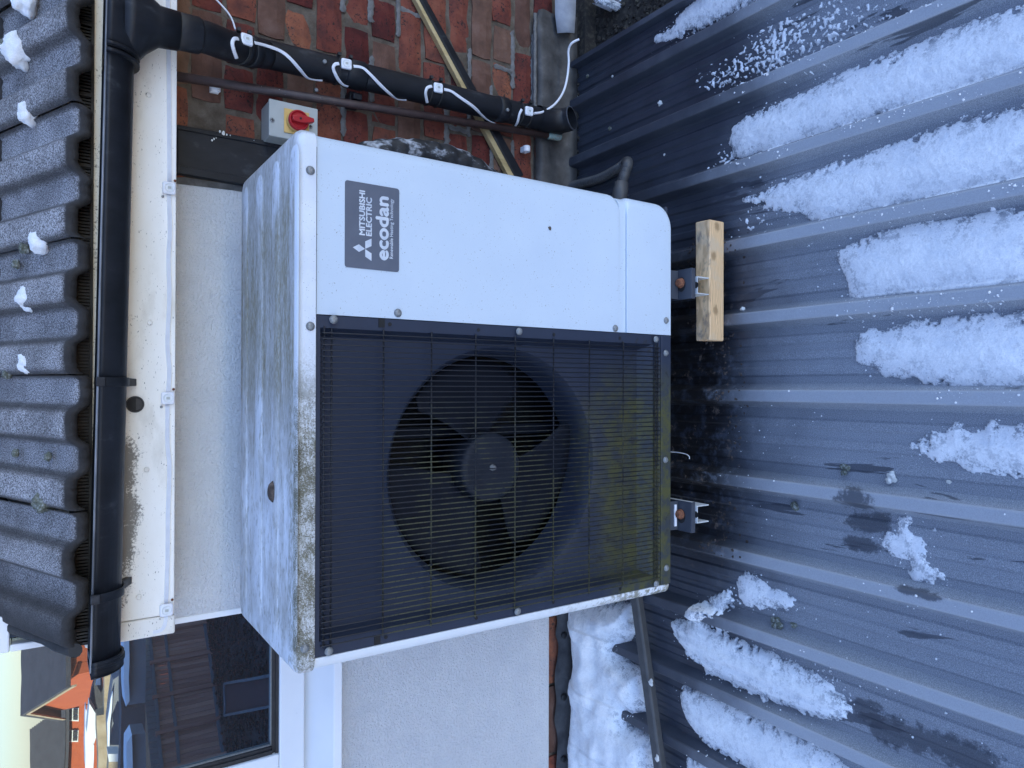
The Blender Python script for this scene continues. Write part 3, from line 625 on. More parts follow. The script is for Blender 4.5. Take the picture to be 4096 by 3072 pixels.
# shoe: the last piece kicks out from the wall
sp = smooth_path([Vector((.828, 1.771, .185)), Vector((.829, 1.769, .135)), Vector((.831, 1.752, .100)), Vector((.834, 1.727, .085))], 5)
b = MB().tube(sp, .0365, 24, caps=False)
b.tube([p for p in sp[::-1]], .0335, 24, caps=False); b.build('shoe', M['black_plastic'], dp)
t_ = (sp[-1]-sp[-2]).normalized(); MB().lathe(sp[-1], t_, [(.0335, -.002), (.037, -.002), (.0375, .001), (.0335, .001)], 24, False, False).build('shoe_rim', M['dark_metal'], dp)
MB().lathe(sp[-1]-t_*.03, t_, [(.033, 0), (.033, .001)], 24).build('shoe_inside', M['void'], dp)
for (cx, cy), Y in ((CR(0, 0, [(1427, 213)])[0], 1.612), (CR(1024, 0, [(595, 532)])[0], 1.735), (CR(1024, 0, [(522, 778)])[0], 1.792), (CR(1024, 0, [(2175, 950)])[0], 1.735)):
    q = PY(cx, cy, Y); MB().lathe(q, (0, -1, 0), [(.0052, -.004), (.0052, .0015), (.003, .003)], 12).build('screw', M['steel'], dp, loc=q)

# --- thin brown overflow pipe
A, Bp = PY(705, 305, 1.785), PY(2240, 549, 1.79)
op = thing('overflow_pipe', Bp, 'thin brown painted pipe beside the downpipe with a green copper end', 'pipe')
d = Bp-A
MB().tube([A-d*.08, A+d*.955], .0108, 16).build('pipe', M['brown_pipe'], op)
MB().tube([A+d*.955, A+d*.962, A+d*.995, Bp], [.0112, .0118, .0118, .0112], 16).build('copper_end', M['verdigris'], op)

# --- white pipe clips left on the wall
def clipmb(p):
    b = MB(); L = []
    for a in range(-40, 221, 20): L.append([p+Vector((k*.009, -.016-r_*math.sin(R(a)), r_*math.cos(R(a)))) for k, r_ in ((-1, .0085), (1, .0085), (1, .0115), (-1, .0115))])
    b.loops(L, cap0=True, cap1=True, smooth=False); b.box(p.x-.0085, p.x+.0085, p.y-.008, p.y+.004, p.z-.010, p.z+.010); return b
p = PY(*CR(0, 0, [(1850, 775)])[0], 1.825)
tag(clipmb(p).build('pipe_clip_holder', M['white_plastic'], bevel=.0008, loc=p), 'small white plastic clip beside the top of the brown pipe', 'pipe clip')
p = PY(*CR(2048, 0, [(100, 1300)])[0], 1.825)
tag(clipmb(p).build('pipe_clip_holder', M['white_plastic'], bevel=.0008, loc=p), 'empty white plastic clip on the brick beside the green pipe end', 'pipe clip')

# --- black cover board between brick and render
bd = thing('cover_board', (.56, 1.82, .6), 'wide black painted board fixed upright between brick and white render', 'board')
MB().prism([PY(708, 497, 1.822), PY(1250, 580, 1.822)+Vector((0, 0, -.8)), PY(1250, 800, 1.822)+Vector((0, 0, -.8)), PY(708, 690, 1.822)], (0, .025, 0)).build('board', M['black_plastic'], bd, .003)
for k, (y0, y1) in enumerate(((497, 515), (660, 690))):
    MB().prism([PY(708, y0, 1.818), PY(1250, y0+95+18*k, 1.818)+Vector((0, 0, -.8)), PY(1250, y1+100+18*k, 1.818)+Vector((0, 0, -.8)), PY(708, y1, 1.818)], (0, .004, 0)).build('edge_strip', M['black_plastic'], bd, .0015)
b = MB()
for cx, cy, r_ in ((1930, 1150, .010), (1900, 1135, .006), (1960, 1162, .005), (1990, 1168, .003), (1850, 1200, .005), (1832, 1212, .005), (1868, 1192, .003), (2195, 1212, .002)):
    b = MB()
    p = PY(*CR(0, 0, [(cx, cy)])[0], 1.8165); r_ *= .5; b.prism([p+Vector((r_*(.8+.5*rnd.random())*math.cos(a), 0, .7*r_*(.7+.6*rnd.random())*math.sin(a))) for a in [2*math.pi*k/9 for k in range(9)]], (0, .0012, 0)); b.build('paint_splash', M['chip'], bd)

tag(MB().prism([(.484, WY+.010, 1.30), (.512, WY+.010, 1.30), (.512, WY+.010, .2), (.484, WY+.010, .2)], (0, .03, 0)).build('grey_block', M['pointing'], bw), None)
# --- isolator switch
P0 = PY(1160, 480, 1.785)
iso = thing('isolator_switch', P0, 'grey isolator switch box with red rotary handle on a yellow plate, on the brick', 'switch')
ix0, ix1, iz0, iz1 = .612, .700, .872, .990
MB().box(ix0, ix1, 1.772, 1.84, iz0, iz1).build('box', M['switch_grey'], iso, .003)
MB().box(ix0-.001, ix1+.001, 1.762, 1.7715, iz0-.001, iz1+.001).build('cover', M['switch_grey'], iso, .002)
cx, cz = .655, .925
MB().box(cx-.030, cx+.030, 1.759, 1.7615, cz-.031, cz+.031).build('plate', M['yellow'], iso, .001)
MB().lathe((cx, 1.759, cz), (0, -1, 0), [(.0255, 0), (.0262, .004), (.0262, .010), (.0235, .011)], 32).build('yellow_ring', M['yellow'], iso)
rd = MB().lathe((cx, 1.748, cz), (0, -1, 0), [(.0250, 0), (.0255, .004), (.0245, .010), (.0215, .012), (.0190, .006)], 36)
ang = R(95)
def rotp(u, v): return (cx+u*math.cos(ang)-v*math.sin(ang), cz+u*math.sin(ang)+v*math.cos(ang))
hp = [rotp(u, v) for u, v in ((-.034, -.0045), (-.034, .0045), (-.012, .009), (.006, .0085), (.019, .005), (.019, -.005), (.006, -.0085), (-.012, -.009))]
rd.prism([(x, 1.743, z) for x, z in hp], (0, -.016, 0)); rd.build('handle', M['red'], iso, .0018)
MB().lathe((cx, 1.7268, cz), (0, -1, 0), [(.0028, 0), (.0028, .001)], 12).build('keyhole', M['void'], iso)
for cxx, cyy in ((140, 1038), (470, 1095)):
    p = PY(*CR(1024, 0, [(cxx, cyy)])[0], 1.7615); MB().lathe(p, (0, -1, 0), [(.0055, 0), (.0055, .0012), (.004, .0018)], 16).build('screw', M['steel'], iso)
    MB().box(p.x-.004, p.x+.004, p.y-.0024, p.y-.0018, p.z-.0007, p.z+.0007).box(p.x-.0007, p.x+.0007, p.y-.0025, p.y-.0019, p.z-.004, p.z+.004).build('screw_slot', M['void'], iso)

# --- slanted black bar with yellow strip
A, Bp = PY(1660, -60, 1.818), PY(2075, 715, 1.818); d = (Bp-A); L_ = d.length; d.normalize(); n_ = Vector((-d.z, 0, d.x))
if n_.x > 0: n_ = -n_
bar = thing('slanted_bar', Bp, 'black bar with a yellowish strip along its edge leaning diagonally across the bricks', 'bar')
MB().prism([A-n_*.012, A+n_*.008, A+n_*.008+d*L_, A-n_*.026+d*L_], (0, .022, 0)).build('black_profile', M['black_plastic'], bar, .004)
MB().prism([A+n_*.012, A+n_*.022, A+n_*.029+d*L_, A+n_*.0105+d*L_], (0, .018, 0)).build('yellow_strip', M['yellow_wood'], bar, .001)
MB().prism([A+n_*.0085, A+n_*.0115, A+n_*.010+d*L_, A+n_*.0085+d*L_], (0, .012, 0)).build('groove', M['black_rough'], bar)

# --- black wrinkled pipe insulation looping behind the unit
hs = [(1330, 690), (1440, 625), (1560, 603), (1690, 606), (1810, 632), (1920, 690), (2010, 775)]
pth = smooth_path([PY(x, y+8, 1.74) for x, y in hs], 12)
rr = [.033+.0042*abs(math.sin(i*.52))+.0015*mnoise.noise(Vector((i*.6, 0, 0))) for i in range(len(pth))]
lag = pmat('snow_dusted_foam', [(.42, (.010, .011, .013)), (.52, (.025, .027, .031)), (.60, (.35, .37, .4)), (.72, (.6, .63, .66))], 26, .6, .6, 70, stretch=(1, 1, .7))
tag(MB().tube(pth, rr, 18).build('insulated_pipe', lag, loc=pth[0]), 'black wrinkled pipe insulation dusted with snow, curving out behind the heat pump', 'pipe')

# --- lead flashing at the right-hand wall foot
fl = thing('lead_flashing', (1.1, 1.83, .1), 'grey lead flashing sheet at the foot of the brick wall by the downpipe end', 'flashing')
def sheet(rows, mat, name, par, th=.002):
    o = MB().loops(rows, closed=False).build(name, mat, par); s = o.modifiers.new('solid', 'SOLIDIFY'); s.thickness = th; return o
rows = []
for k, (zz, yy) in enumerate(((.150, 1.829), (.128, 1.822), (.09, 1.824), (.055, 1.818), (.03, 1.808), (.008, 1.796))):
    row = []
    for i in range(40):
        x = .47+i*.0187; n = (mnoise.noise(Vector((x*9+k*.8, k*.5, 2)))*.014+abs(mnoise.noise(Vector((x*16-k*1.3, 3, 2))))*.014-.006)*(k > 0)*(k < 5); zt = zz
        if k == 0: zt = .150+.012*max(0, (x-1.0)/.2) if x < 1.17 else .150-.35*(x-1.17)
        row.append((x, yy+n, min(zt, .165)))
    rows.append(row)
sheet(rows, M['lead'], 'sheet', fl)
b = MB()
for i in range(30):
    x = .80+i*.0128; b.add([], []); 
sm_ = MB(); L = []
for i in range(26): x = .86+i*.0128; L.append([Vector((x, 1.824, .156+.004*mnoise.noise(Vector((i*.8, 0, 0)))+.006*math.sin(a))) + Vector((0, -.005*math.cos(a), 0)) for a in [2*math.pi*k/6 for k in range(6)]])
sm_.loops(L, cap0=True, cap1=True); sm_.build('sealant', M['pointing'], fl)
fl2 = thing('upper_flashing', (1.2, 1.8, .1), 'pale grey metal sheet hanging beside the brick at the roof corner', 'flashing')
A = [PY(x, y, 1.80) for x, y in CR(2048, 0, [(372, -60), (372, 120), (392, 285)])]; B2 = [PY(x, y, 1.775) for x, y in CR(2048, 0, [(555, -60), (550, 120), (540, 285)])]
sheet([A, [(p+q)/2+Vector((0, -.006, 0)) for p, q in zip(A, B2)], B2], M['lead_pale'], 'sheet', fl2, .003)
A = [PY(x, y, 1.83) for x, y in CR(2048, 0, [(556, -60), (552, 150), (545, 350)])]; B2 = [PY(x, y, 1.80) for x, y in CR(2048, 0, [(660, -60), (658, 150), (650, 300)])]
sheet([A, B2], M['lead'], 'apron', fl2, .003)

# ================================================================== HEAT PUMP
HX0, HX1, HY, HB, HZ0, HZ1 = -.498, .451, 1.232, 1.632, .172, 1.052
SX = .128                                                                   # where the grille meets the white panel
hp_ = thing('heat_pump', (0, 1.4, HZ0), 'white box-shaped heat pump with a dark fan grille, weathered lid and grey name badge', 'heat pump')
def lstrip(z_levels, flip, mat, name, y0=HY, th=.004, xs=None, rb=0, rt=0, X1=HX1, rc=.030):
    """bent sheet: front face, rounded vertical corner, side face; rb / rt round off its lower / upper outer corner"""
    z0, z1 = z_levels; zs = [z0+(z1-z0)*t for t in (0, 1)]
    if rb: zs += [z0+rb*(1-math.cos(R(a))) for a in (15, 30, 45, 60, 75, 90)]
    if rt: zs += [z1-rt*(1-math.cos(R(a))) for a in (15, 30, 45, 60, 75, 90)]
    L = []
    for z in sorted(zs):
        sh = 0
        if rb and z < z0+rb: sh = rb-math.sqrt(max(0, rb*rb-(z0+rb-z)**2))
        if rt and z > z1-rt: sh = max(sh, rt-math.sqrt(max(0, rt*rt-(z-(z1-rt))**2)))
        x1 = X1-sh; out = [(SX+.0015, y0)]
        out += [(x1-rc+rc*math.sin(R(a)), y0+rc-rc*math.cos(R(a))) for a in range(0, 91, 10)]+[(x1, HB)]
        inn = [(x1-th, HB)]+[(x1-rc+(rc-th)*math.sin(R(a)), y0+rc-(rc-th)*math.cos(R(a))) for a in range(90, -1, -10)]+[(SX+.0015, y0+th)]
        L.append([(x, y, z) for x, y in out+inn])
    return MB().loops(L, cap0=True, cap1=True).build(name, mat, hp_, .0012, 2)
def auto(o, a=35):
    me = o.data; me.polygons.foreach_set('use_smooth', [True]*len(me.polygons))
    try: me.set_sharp_from_angle(angle=R(a))
    except Exception: pass
    return o
auto(lstrip((.337, 1.050), 0, M['white_metal'], 'front_panel', rb=.022))
auto(lstrip((.310, .336), 0, M['white_metal'], 'joint_strip', y0=HY+.004, X1=HX1-.004))
auto(lstrip((HZ0, .316), 0, M['white_metal'], 'service_cover', y0=HY-.001, rb=.034, rt=.020))
MB().box(SX+.002, HX1-.028, HY-.0012, HY+.003, 1.0498, 1.0519).build('seam_grime', M['dark_debris'], hp_)
# left side panel, turned in at the front
L = []
for z in (HZ0+.004, HZ1-.002):
    rc = .022; out = [(-.4745, HY)]+[(HX0+rc-rc*math.sin(R(a)), HY+rc-rc*math.cos(R(a))) for a in range(0, 91, 10)]+[(HX0, HB)]
    inn = [(HX0+.004, HB)]+[(HX0+rc-(rc-.004)*math.sin(R(a)), HY+rc-(rc-.004)*math.cos(R(a))) for a in range(90, -1, -10)]+[(-.4745, HY+.004)]
    L.append([(x, y, z) for x, y in out+inn])
auto(MB().loops(L, cap0=True, cap1=True).build('side_panel', M['side'], hp_, .0012))
MB().box(HX0+.004, HX1-.004, HB-.006, HB-.001, HZ0, HZ1-.002).build('back_panel', M['white_metal'], hp_)
MB().box(HX0+.006, HX1-.006, HY+.01, HB-.01, HZ0+.001, HZ0+.006).build('base_tray', M['dark_metal'], hp_)
MB().box(HX0+.006, SX+.05, 1.52, 1.54, HZ0+.01, HZ1-.01).build('coil', M['void'], hp_)
MB().box(SX+.004, SX+.008, HY+.04, 1.52, HZ0+.01, HZ1-.01).build('bulkhead', M['void'], hp_)
# lid
def rr3(x0, x1, y0, y1, r, z): return [(x, y, z) for x, y in rrect(x0, x1, y0, y1, r, 6)]
ins = [(.0, 1.052), (0, 1.055), (0, 1.070), (.001, 1.075), (.004, 1.080), (.009, 1.0835), (.016, 1.0855), (.026, 1.0862)]
L = [rr3(-.501+d, .454-d, HY-.005+d, 1.640-d, max(.006, .026-d*.3), z) for d, z in ins]
lb = MB().loops(L, cap0=True, cap1=True)
for (x0_, x1_), ys0 in (((972, 991), 746), ((1022, 1051), 702), ((1086, 1116), 646), ((1155, 1191), 585)):
    a, c = PZ(x0_, ys0, 1.088), PZ(x1_, ys0, 1.088); yb, yf = a.y, c.y; xr = a.x-.004; rad = (yb-yf)/2
    def outl(d, z): 
        r_ = rad-d; cy = (yb+yf)/2
        return [(xr-rad+r_*math.cos(R(t)), cy+r_*math.sin(R(t)), z) for t in range(-90, 91, 15)]+[(-.43+r_*math.cos(R(t)), cy+r_*math.sin(R(t)), z) for t in range(90, 271, 15)]
    lb.loops([outl(-.001, 1.0858), outl(.0025, 1.0871), outl(.006, 1.0877)], cap1=True)
lid = auto(lb.build('lid', M['lid'], hp_), 30)
p = PZ(*CR(1024, 1536, [(150, 930)])[0], 1.087)
rk = MB(); L = []
for i in range(7):
    t = -1+2*i/6; r_ = math.sqrt(max(.02, 1-t*t)); L.append([p+Vector((t*.020, r_*.011*math.cos(a), .001+r_*.010*max(0, math.sin(a)))) for a in [math.pi*k/8 for k in range(9)]])
tag(rk.loops(L, closed=False).build('frosted_lump', M['rust_debris'], loc=p), 'small frost-speckled dark lump lying on the weathered lid', 'debris')

# dark fan surround with its round opening
FC, FR = (-.170, .645), .252
def rectloop(x0, x1, z0, z1, y, n=96):
    pts = []; cs = [(x1, z1), (x0, z1), (x0, z0), (x1, z0)]
    A_ = [2*math.pi*k/n for k in range(n)]
    for a in A_:
        dx, dz = math.cos(a), math.sin(a); t = min(((x1-FC[0])/dx if dx > 1e-9 else (x0-FC[0])/dx if dx < -1e-9 else 9e9), ((z1-FC[1])/dz if dz > 1e-9 else (z0-FC[1])/dz if dz < -1e-9 else 9e9))
        pts.append([FC[0]+dx*t, FC[1]+dz*t])
    for cxx, czz in cs:
        a = math.atan2(czz-FC[1], cxx-FC[0]) % (2*math.pi); k = round(a/(2*math.pi)*n) % n; pts[k] = [cxx, czz]
    return [(x, y, z) for x, z in pts]
def circ(r, y, n=96): return [(FC[0]+r*math.cos(2*math.pi*k/n), y, FC[1]+r*math.sin(2*math.pi*k/n)) for k in range(n)]
x0, x1, z0, z1 = -.4735, SX, .205, 1.050
sb = MB().loops([rectloop(x0, x1, z0, z1, HY+.03), rectloop(x0, x1, z0, z1, HY+.001), rectloop(x0+.026, x1-.022, z0+.026, z1-.008, HY+.001), rectloop(x0+.040, x1-.036, z0+.052, z1-.010, HY+.028)], smooth=False)
sb.loops([rectloop(x0+.040, x1-.036, z0+.052, z1-.010, HY+.028), circ(FR+.014, HY+.028), circ(FR+.004, HY+.032), circ(FR-.004, HY+.042), circ(FR-.010, HY+.06), circ(FR-.012, HY+.12)])
auto(sb.build('fan_surround', M['surround'], hp_), 25)
MB().box(x0, x1, HY-.002, HY+.02, HZ0, .2045).build('bottom_rail', M['surround'], hp_, .002)
# fan
fan = MB().lathe((FC[0], HY+.062, FC[1]), (0, 1, 0), [(.060, 0), (.069, .002), (.073, .006), (.074, .012), (.074, .085)], 48).build('fan', M['hub'], hp_)
bl = MB(); nr, na = 8, 14; rows = []
for i in range(nr+1):
    r_ = .066+(.231-.066)*i/nr; t = i/nr; a0 = R(-26-12*math.sin(t*math.pi*.75)-4*t); a1 = R(30+18*t**.8)
    if i == nr: a0 += R(9); a1 -= R(6)
    rows.append([(r_*math.cos(a0+(a1-a0)*k/na), (.072-.030*(k/na-.5)*2*(.5+.5*t)+.012*math.sin(math.pi*k/na)), r_*math.sin(a0+(a1-a0)*k/na)) for k in range(na+1)])
bl.loops(rows, closed=False); bl.v = [(x+FC[0], y+HY+.03, z+FC[1]) for x, y, z in bl.v]; blade = bl.build('blade', M['fan_plastic'], fan, loc=(FC[0], HY+.03, FC[1]))
blade.rotation_euler = (0, R(-8), 0); sdm = blade.modifiers.new('solid', 'SOLIDIFY'); sdm.thickness = .0035
for k in (1, 2): again(blade, fan, (FC[0], HY+.03, FC[1]), (0, R(-8-120*k), 0))
MB().lathe((FC[0], HY+.062, FC[1]), (0, -1, 0), [(.0075, 0), (.0075, .002), (.0055, .0025), (.0055, .008), (.003, .009), (.003, .013)], 6).build('nut', M['steel'], fan)
mm = MB()
for xx in (-.262, -.098): mm.box(xx-.012, xx+.012, 1.42, 1.44, HZ0+.02, HZ1-.02)
mm.lathe((FC[0], 1.36, FC[1]), (0, 1, 0), [(.055, 0), (.06, .01), (.06, .09)], 24); mm.build('motor_mount', M['fan_plastic'], hp_)
# wire guard
gr = MB()
gr.tube([(-.458, HY-.006, 1.024), (.105, HY-.006, 1.024)], .0017, 6)
grille = gr.build('wire_guard', M['wire'], hp_)
xs_ = []
src = None; x = -.4525; k = 0
while x < .1005:
    p = (x, HY-.0085, .62)
    if src is None:
        bb = MB().tube([(x, HY-.0085, .214), (x, HY-.0085, .72), (x, HY-.0085, 1.0385), (x, HY-.0075, 1.0418), (x, HY-.004, 1.0418), (x, HY-.002, 1.032)], .00125, 6)
        src = bb.build('wire', M['wire'], grille, loc=p)
    else: again(src, grille, p)
    x += .01036
src = None
for z in (1.0372, .925, .826, .727, .632, .5325, .4325, .331, .228, .2205):
    p = (-.175, HY-.0055, z)
    if src is None: src = MB().tube([(-.457, HY-.0055, z), (.108, HY-.0055, z)], .0016, 6).build('crossbar', M['wire'], grille, loc=p)
    else: again(src, grille, p)
# hooks and small holes in the surround
hb_ = MB()
for cx_, cy_, in CR(1024, 768, [(1157, 1143), (1922, 1192)])+CR(2048, 768, [(363, 1232), (933, 1263)])+CR(1024, 2304, [(1122, 528), (1903, 365)])+CR(2048, 2304, [(357, 227), (936, 113)]):
    q = PY(cx_, cy_, HY); hb_.lathe(q, (0, -1, 0), [(.0038, 0), (.0038, .0004)], 10)
for cx_, cy_ in CR(1024, 768, [(1086, 1132)])+CR(1024, 2304, [(1048, 552)]):
    q = PY(cx_, cy_, HY); hb_.box(q.x-.008, q.x+.008, HY-.0006, HY+.0008, q.z-.006, q.z+.006)
hb_.build('fixing_hole', M['void'], hp_)
# screws
ssrc = None
sc = [(1241, 682), (1241, 1305), (1220, 2593)]
sc_pts = [PY(x_, y_, HY-.0055) for x_, y_ in sc]
sc_pts += [PY(x_, y_, HY-.0005) for x_, y_ in CR(1024, 768, [(1225, 1045)])+CR(2048, 768, [(892, 1178)])]
sc_pts += [PY(x_, y_, HY-.0015) for x_, y_ in CR(2048, 768, [(1331, 1110)])]
sc_pts += [PY(x_, y_, HY-.0065) for x_, y_ in CR(1024, 768, [(670, 1102)])+CR(2048, 768, [(62, 1205), (1243, 1273)])+CR(1024, 2304, [(629, 650)])+CR(2048, 2304, [(48, 305), (1245, 68)])]
sc_pts += [PY(x_, y_, HY-.0025) for x_, y_ in CR(2048, 768, [(1328, 1392)])+CR(2048, 1536, [(1325, 656), (1333, 1590)])]
for q in sc_pts:
    if ssrc is None:
        ssrc = MB().lathe((q.x, q.y, q.z), (0, -1, 0), [(.0078, 0), (.0080, .0008), (.0062, .0014), (.0060, .0036), (.0046, .0048), (.0018, .0050)], 14).build('screw', M['steel'], hp_, loc=q)
    else: again(ssrc, hp_, q)
sl_ = None
# badge
bx0, bx1, bz0, bz1 = .217, .3735, .8925, .9985
badge = MB().prism([(x, HY-.0004, z) for x, z in rrect(bx0, bx1, bz0, bz1, .005, 5)], (0, -.0008, 0)).build('badge', M['label_grey'], hp_)
def BP(x, y): q = PY(1340+x*300/1131, 680+y*440/1659, HY-.0012); return q
def text(s, x, z, w_, hcap, bold=0.0, name='lettering'):
    cu = bpy.data.curves.new(name, 'FONT'); cu.body = s; cu.size = 1; cu.extrude = .00015; cu.offset = 0; cu.resolution_u = 3
    o = bpy.data.objects.new(name, cu); col.objects.link(o)
    bpy.context.view_layer.update()
    deps = bpy.context.evaluated_depsgraph_get(); me = bpy.data.meshes.new_from_object(o.evaluated_get(deps)); bpy.data.objects.remove(o)
    co = np.empty(len(me.vertices)*3); me.vertices.foreach_get('co', co); co = co.reshape(-1, 3)
    mn, mx_ = co.min(0), co.max(0)
    cap = {'lower': .53}.get(s, .69)
    sx, sz = w_/(mx_[0]-mn[0]), hcap
    out = np.empty_like(co); out[:, 0] = x+(co[:, 0]-mn[0])*sx; out[:, 2] = z+co[:, 1]*sz; out[:, 1] = HY-.0013+np.where(co[:, 2] > 0, -.0002, 0)
    if bold:
        me2 = None
    pw = WL[badge]; out -= np.array(pw); me.vertices.foreach_set('co', out.ravel()); me.update(); me.materials.clear(); me.materials.append(M['silver_print'])
    o = link(name, me, badge)
    if bold:                                            # a heavier stroke: the same letters grown sideways by overlapping copies, still one flat print
        import bmesh
        bm = bmesh.new()
        for dx, dz, dy in ((0, 0, 0), (bold, 0, -.00003), (-bold, 0, -.00006), (0, bold, -.00009), (0, -bold, -.00012)):
            t_m = me.copy(); c2 = out+np.array([dx, dy, dz]); t_m.vertices.foreach_set('co', c2.ravel()); bm.from_mesh(t_m); bpy.data.meshes.remove(t_m)
        bm.to_mesh(me); bm.free()
    return o
a, c = BP(447, 983), BP(447, 318); text('MITSUBISHI', a.x, a.z, c.x-a.x, .0150, .00055)
a, c = BP(550, 998), BP(550, 425); text('ELECTRIC', a.x, a.z, c.x-a.x, .0150, .00055)
a, c = BP(798, 1360), BP(798, 418); text('ecodan', a.x, a.z, c.x-a.x, .0345, .0013)
a, c = BP(872, 1340), BP(872, 440); text('Renewable Heating Technology', a.x, a.z, c.x-a.x, .0095, .0001)
for poly in ([(268, 1165), (360, 1120), (452, 1190), (362, 1235)], [(456, 1188), (456, 1075), (550, 1035), (550, 1148)], [(456, 1194), (550, 1258), (550, 1372), (456, 1306)]):
    q = [BP(*p_) for p_ in poly]; MB().prism(q, (0, -.0002, 0)).build('emblem', M['silver_print'], badge)
q = PY(*CR(2048, 768, [(325, 312)])[0], HY-.0006); tag(MB().prism([q+Vector((.0045*a_, 0, .0045*c_)) for a_, c_ in ((-1, -.6), (.2, -.9), (1, 0), (.3, .2), (.5, 1), (-.3, .6), (-.9, .2))], (0, -.0012, 0)).build('leaf_fragment', M['rust_debris'], loc=q), 'tiny dark leaf fragment stuck to the white front panel', 'leaf')
# feet with bolts
for fx, col_ in ((.255, 0), (-.312, 1)):
    yf = PZ(2766, 1130, .140).y
    ft = MB().box(fx-.037, fx+.037, yf, 1.45, .1375, .141); ft.box(fx-.037, fx+.037, yf-.002, yf+.001, .128, .1405); ft.box(fx-.035, fx+.035, HY+.004, HY+.008, .141, .172)
    foot = ft.build('foot', M['dark_metal'], hp_, .001)
    yb_ = yf+.033
    MB().lathe((fx+.004, yb_, .141), (0, 0, 1), [(.0125, 0), (.0125, .002), (.0095, .0022), (.0095, .010), (.007, .0125)], 16).build('bolt', M['rust'], foot)
    MB().prism([(fx+.018*math.cos(R(a_)), yb_-.002+.013*math.sin(R(a_)), .1414) for a_ in range(0, 360, 20)], (0, 0, .0004)).build('slot', M['void'], foot)
MB().box(-.338, -.285, HY+.0015, HY+.004, .1475, .1545).build('sticker', M['white_plastic'], hp_)

# support rails the feet are bolted to
gal = pmat('pale_steel_rail', [(.3, (.42, .44, .44)), (.6, (.62, .64, .64)), (.8, (.3, .29, .26))], 40, .55, .2, 150)
for fx, lab in ((.251, 'pale steel channel rail under the right foot, ending on the timber block'), (-.305, 'pale steel channel rail under the left foot, open end showing')):
    yf = PZ(2789, 1140, .127).y; hw = .0215; r_ = thing('support_rail', (fx, yf, .085), lab, 'rail', 'rails under the heat pump')
    rb = MB().box(fx-hw, fx+hw, yf, 1.70, .1240, .1272); rb.box(fx-hw, fx-hw+.003, yf, 1.70, .085, .1238); rb.box(fx+hw-.003, fx+hw, yf, 1.70, .085, .1238)
    rb.build('channel', gal, r_, .0008)
    MB().lathe((fx, yf+.004, .1273), (0, 0, 1), [(.008, 0), (.008, .0004)], 14).build('hole', M['void'], r_)

# timber block
tb = MB().box(.119, .417, 1.186, 1.232, .0305, .0845, .0012).build('timber_block', M['timber'], bevel=.0035, seg=3, loc=(.268, 1.209, .0575))
tag(tb, 'sawn pale pine timber block with knots lying across the roof ribs', 'timber')
# a second packer further back carries the rails
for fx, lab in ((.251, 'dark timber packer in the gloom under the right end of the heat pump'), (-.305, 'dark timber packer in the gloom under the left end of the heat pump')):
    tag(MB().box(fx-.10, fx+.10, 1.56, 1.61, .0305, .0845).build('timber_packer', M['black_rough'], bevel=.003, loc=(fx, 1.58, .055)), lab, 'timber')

# corrugated conduits at the lower right corner
K2 = lambda pts: CR(2100, 500, pts, 600/2212)
def corr(path, r, name, mat, label, dense=1.0):
    P = smooth_path(path, 40); 
    # resample at equal steps
    out = [P[0]]; acc = 0; stepl = .0011
    for a, c in zip(P, P[1:]):
        acc += (c-a).length
        if acc >= stepl: out.append(c); acc = 0
    rr = [r*(1+.13*math.sin(i*2*math.pi/4)) for i in range(len(out))]
    return MB().tube(out, rr, 14), out
fit = PY(*K2([(1410, 1000)])[0], 1.45)
cp = [PY(*K2([q])[0], Y) for q, Y in (((1405, 990), 1.45), ((1425, 860), 1.45), ((1460, 740), 1.455), ((1510, 590), 1.47), )]
cp += [PZ(*K2([(1500, 545)])[0], .03), PZ(*K2([(1380, 640)])[0], .022), PZ(*K2([(1100, 790)])[0], .02), PZ(*K2([(800, 870)])[0], .02), PZ(*K2([(640, 920)])[0], .02)]
cdt = thing('flexible_conduit', cp[-1], 'black corrugated conduit looping out of the lower right side of the heat pump', 'conduit')
bb, out_ = corr(cp, .0135, '', None, ''); bb.build('hose', M['conduit'], cdt)
t_ = (cp[1]-cp[0]).normalized(); MB().lathe(cp[0], t_, [(.018, -.03), (.0205, -.028), (.0205, .010), (.019, .012), (.0185, .026), (.016, .028)], 20).build('gland', M['conduit'], cdt)

